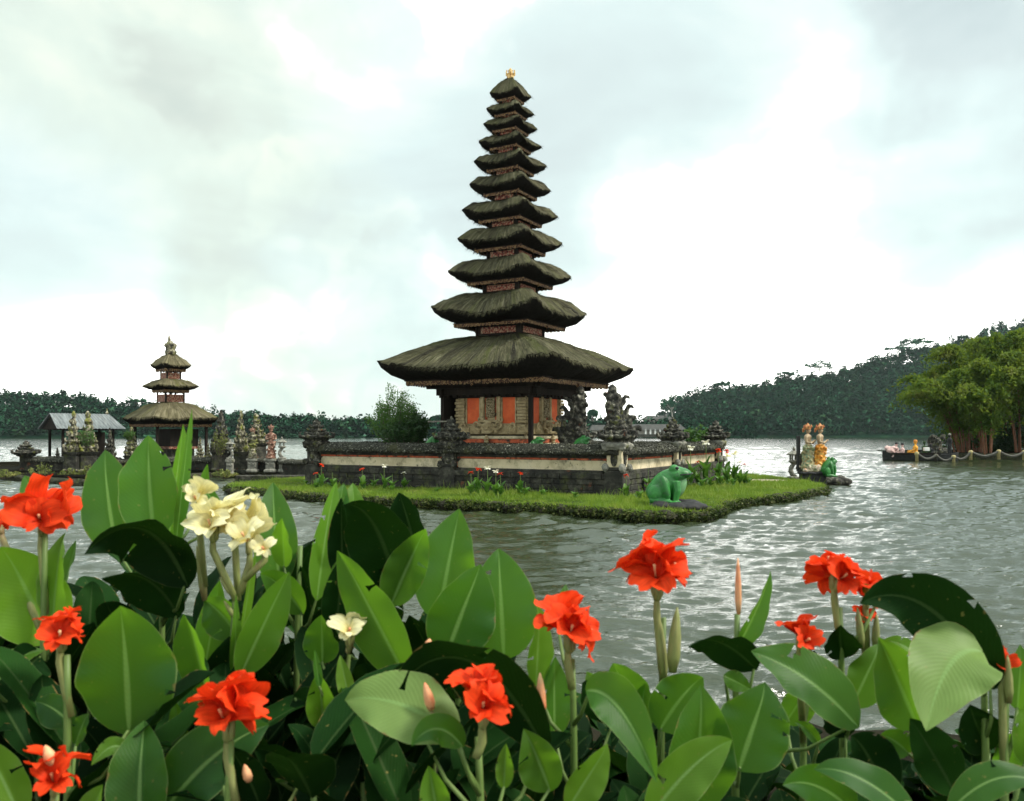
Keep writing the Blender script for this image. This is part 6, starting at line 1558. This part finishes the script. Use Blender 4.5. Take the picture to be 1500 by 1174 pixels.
def isl_canna(px, py, h_px, col, label):
    Y = (CAMZ - GZ)*F/(py - HZ); H = h_px/F*Y; nm = {'r': 'redpetal', 'w': 'whitepetal', 'y': 'yellowpetal', 'n': None}[col]
    key = col
    loc = ((px-CX)/F*Y, Y, GZ)
    if key not in PROTO:
        PROTO[key] = (small_canna(500 + ord(col), .70, nm), True)
        t = PROTO[key][0]
    else: t = None
    if t is None: t = dup(PROTO[key][0], loc)
    k = H/.76; t.location = loc; t.scale = (k*.5+.5, k*.5+.5, k); t.rotation_euler = (0, 0, (px*7.3) % 6.28)
    tag(t, label, 'canna', 'small cannas on the pagoda island')
for a in ((448,712,14,'n','small leafy canna at the left end of the lawn under the end pillar'), (463,718,24,'r','small red canna under the left end pillar, left of the pair'), (471,716,34,'r','taller red canna under the left end pillar, right of the pair'),
          (487,716,26,'n','small leafless-topped canna left of the first lawn flower clump'), (531,718,30,'r','small red canna at the left of the first flower clump along the front wall'), (548,716,24,'n','leafy canna between red and white in the first flower clump'),
          (563,719,36,'w','white canna topping the first flower clump along the front wall'), (575,720,28,'n','leafy canna right of the white one in the first flower clump'), (592,717,24,'w','small single white canna right of the first flower clump'),
          (640,722,14,'n','tiny canna sprout on the lawn under the middle pillar'), (690,727,34,'r','red canna with a leafy base at the left of the second flower clump'), (700,726,38,'r','taller red canna in the second flower clump, next to the white ones'),
          (714,728,42,'w','tallest white canna of the second flower clump'), (726,729,38,'w','white canna at the right of the second flower clump'), (733,729,34,'r','red canna at the right edge of the second flower clump'),
          (762,726,32,'r','thin red canna standing alone right of the second flower clump'), (770,727,22,'n','leafy canna beside the lone thin red one'), (795,729,20,'n','small leafy canna before the plinth right of the lone red one'), (842,731,18,'n','small leafy canna before the plinth near the corner'),
          (917,731,34,'r','red canna at the wall corner left of the reddish shrub'), (936,732,22,'n','leafy canna at the foot of the corner pillar'), (950,722,38,'n','leafy canna directly behind the back of the big frog'), (952,712,44,'w','white canna behind the back of the big frog'), (968,711,42,'w','white canna just above the back of the big frog'),
          (1012,713,56,'w','tall white canna right of the big frog against the cream panel'), (1004,716,34,'n','broad leafy canna right of the big frog head'), (1022,712,34,'r','red canna low right of the big frog head'), (1034,711,62,'w','tallest white canna in the right flower bed'), (1040,714,30,'n','leafy canna in the right bed under the tallest white'),
          (1052,711,50,'r','red canna before the end pillar of the right wall'), (1056,714,30,'n','leafy canna before the end pillar of the right wall'), (1066,712,44,'y','yellow canna left of the brightest yellow in the right bed'), (1064,708,46,'r','red canna behind the yellow pair in the right bed'), (1076,711,46,'y','brightest yellow canna in the right bed'), (1084,712,34,'w','white canna right of the yellow ones'),
          (1090,711,30,'r','red canna at the right end of the right bed'), (1072,715,24,'n','leafy canna in front of the yellow pair in the right bed'), (1096,711,18,'n','low leafy canna ending the right bed'), (1028,716,26,'n','leafy canna between the big frog and the tallest white')):
    isl_canna(*a)

# ------------------------------------------------------------------ air over the lake
hz_m, N_, L_, o_ = nmat('haze')
pv_ = N_.new('ShaderNodeVolumePrincipled'); pv_.inputs['Color'].default_value = (.74, .95, .92, 1); pv_.inputs['Density'].default_value = .00007; pv_.inputs['Anisotropy'].default_value = .2
L_.new(pv_.outputs[0], o_.inputs['Volume'])
tag(MB().box((0, 1300, 149), (6000, 2900, 302)).build('haze', hz_m), kind='stuff')
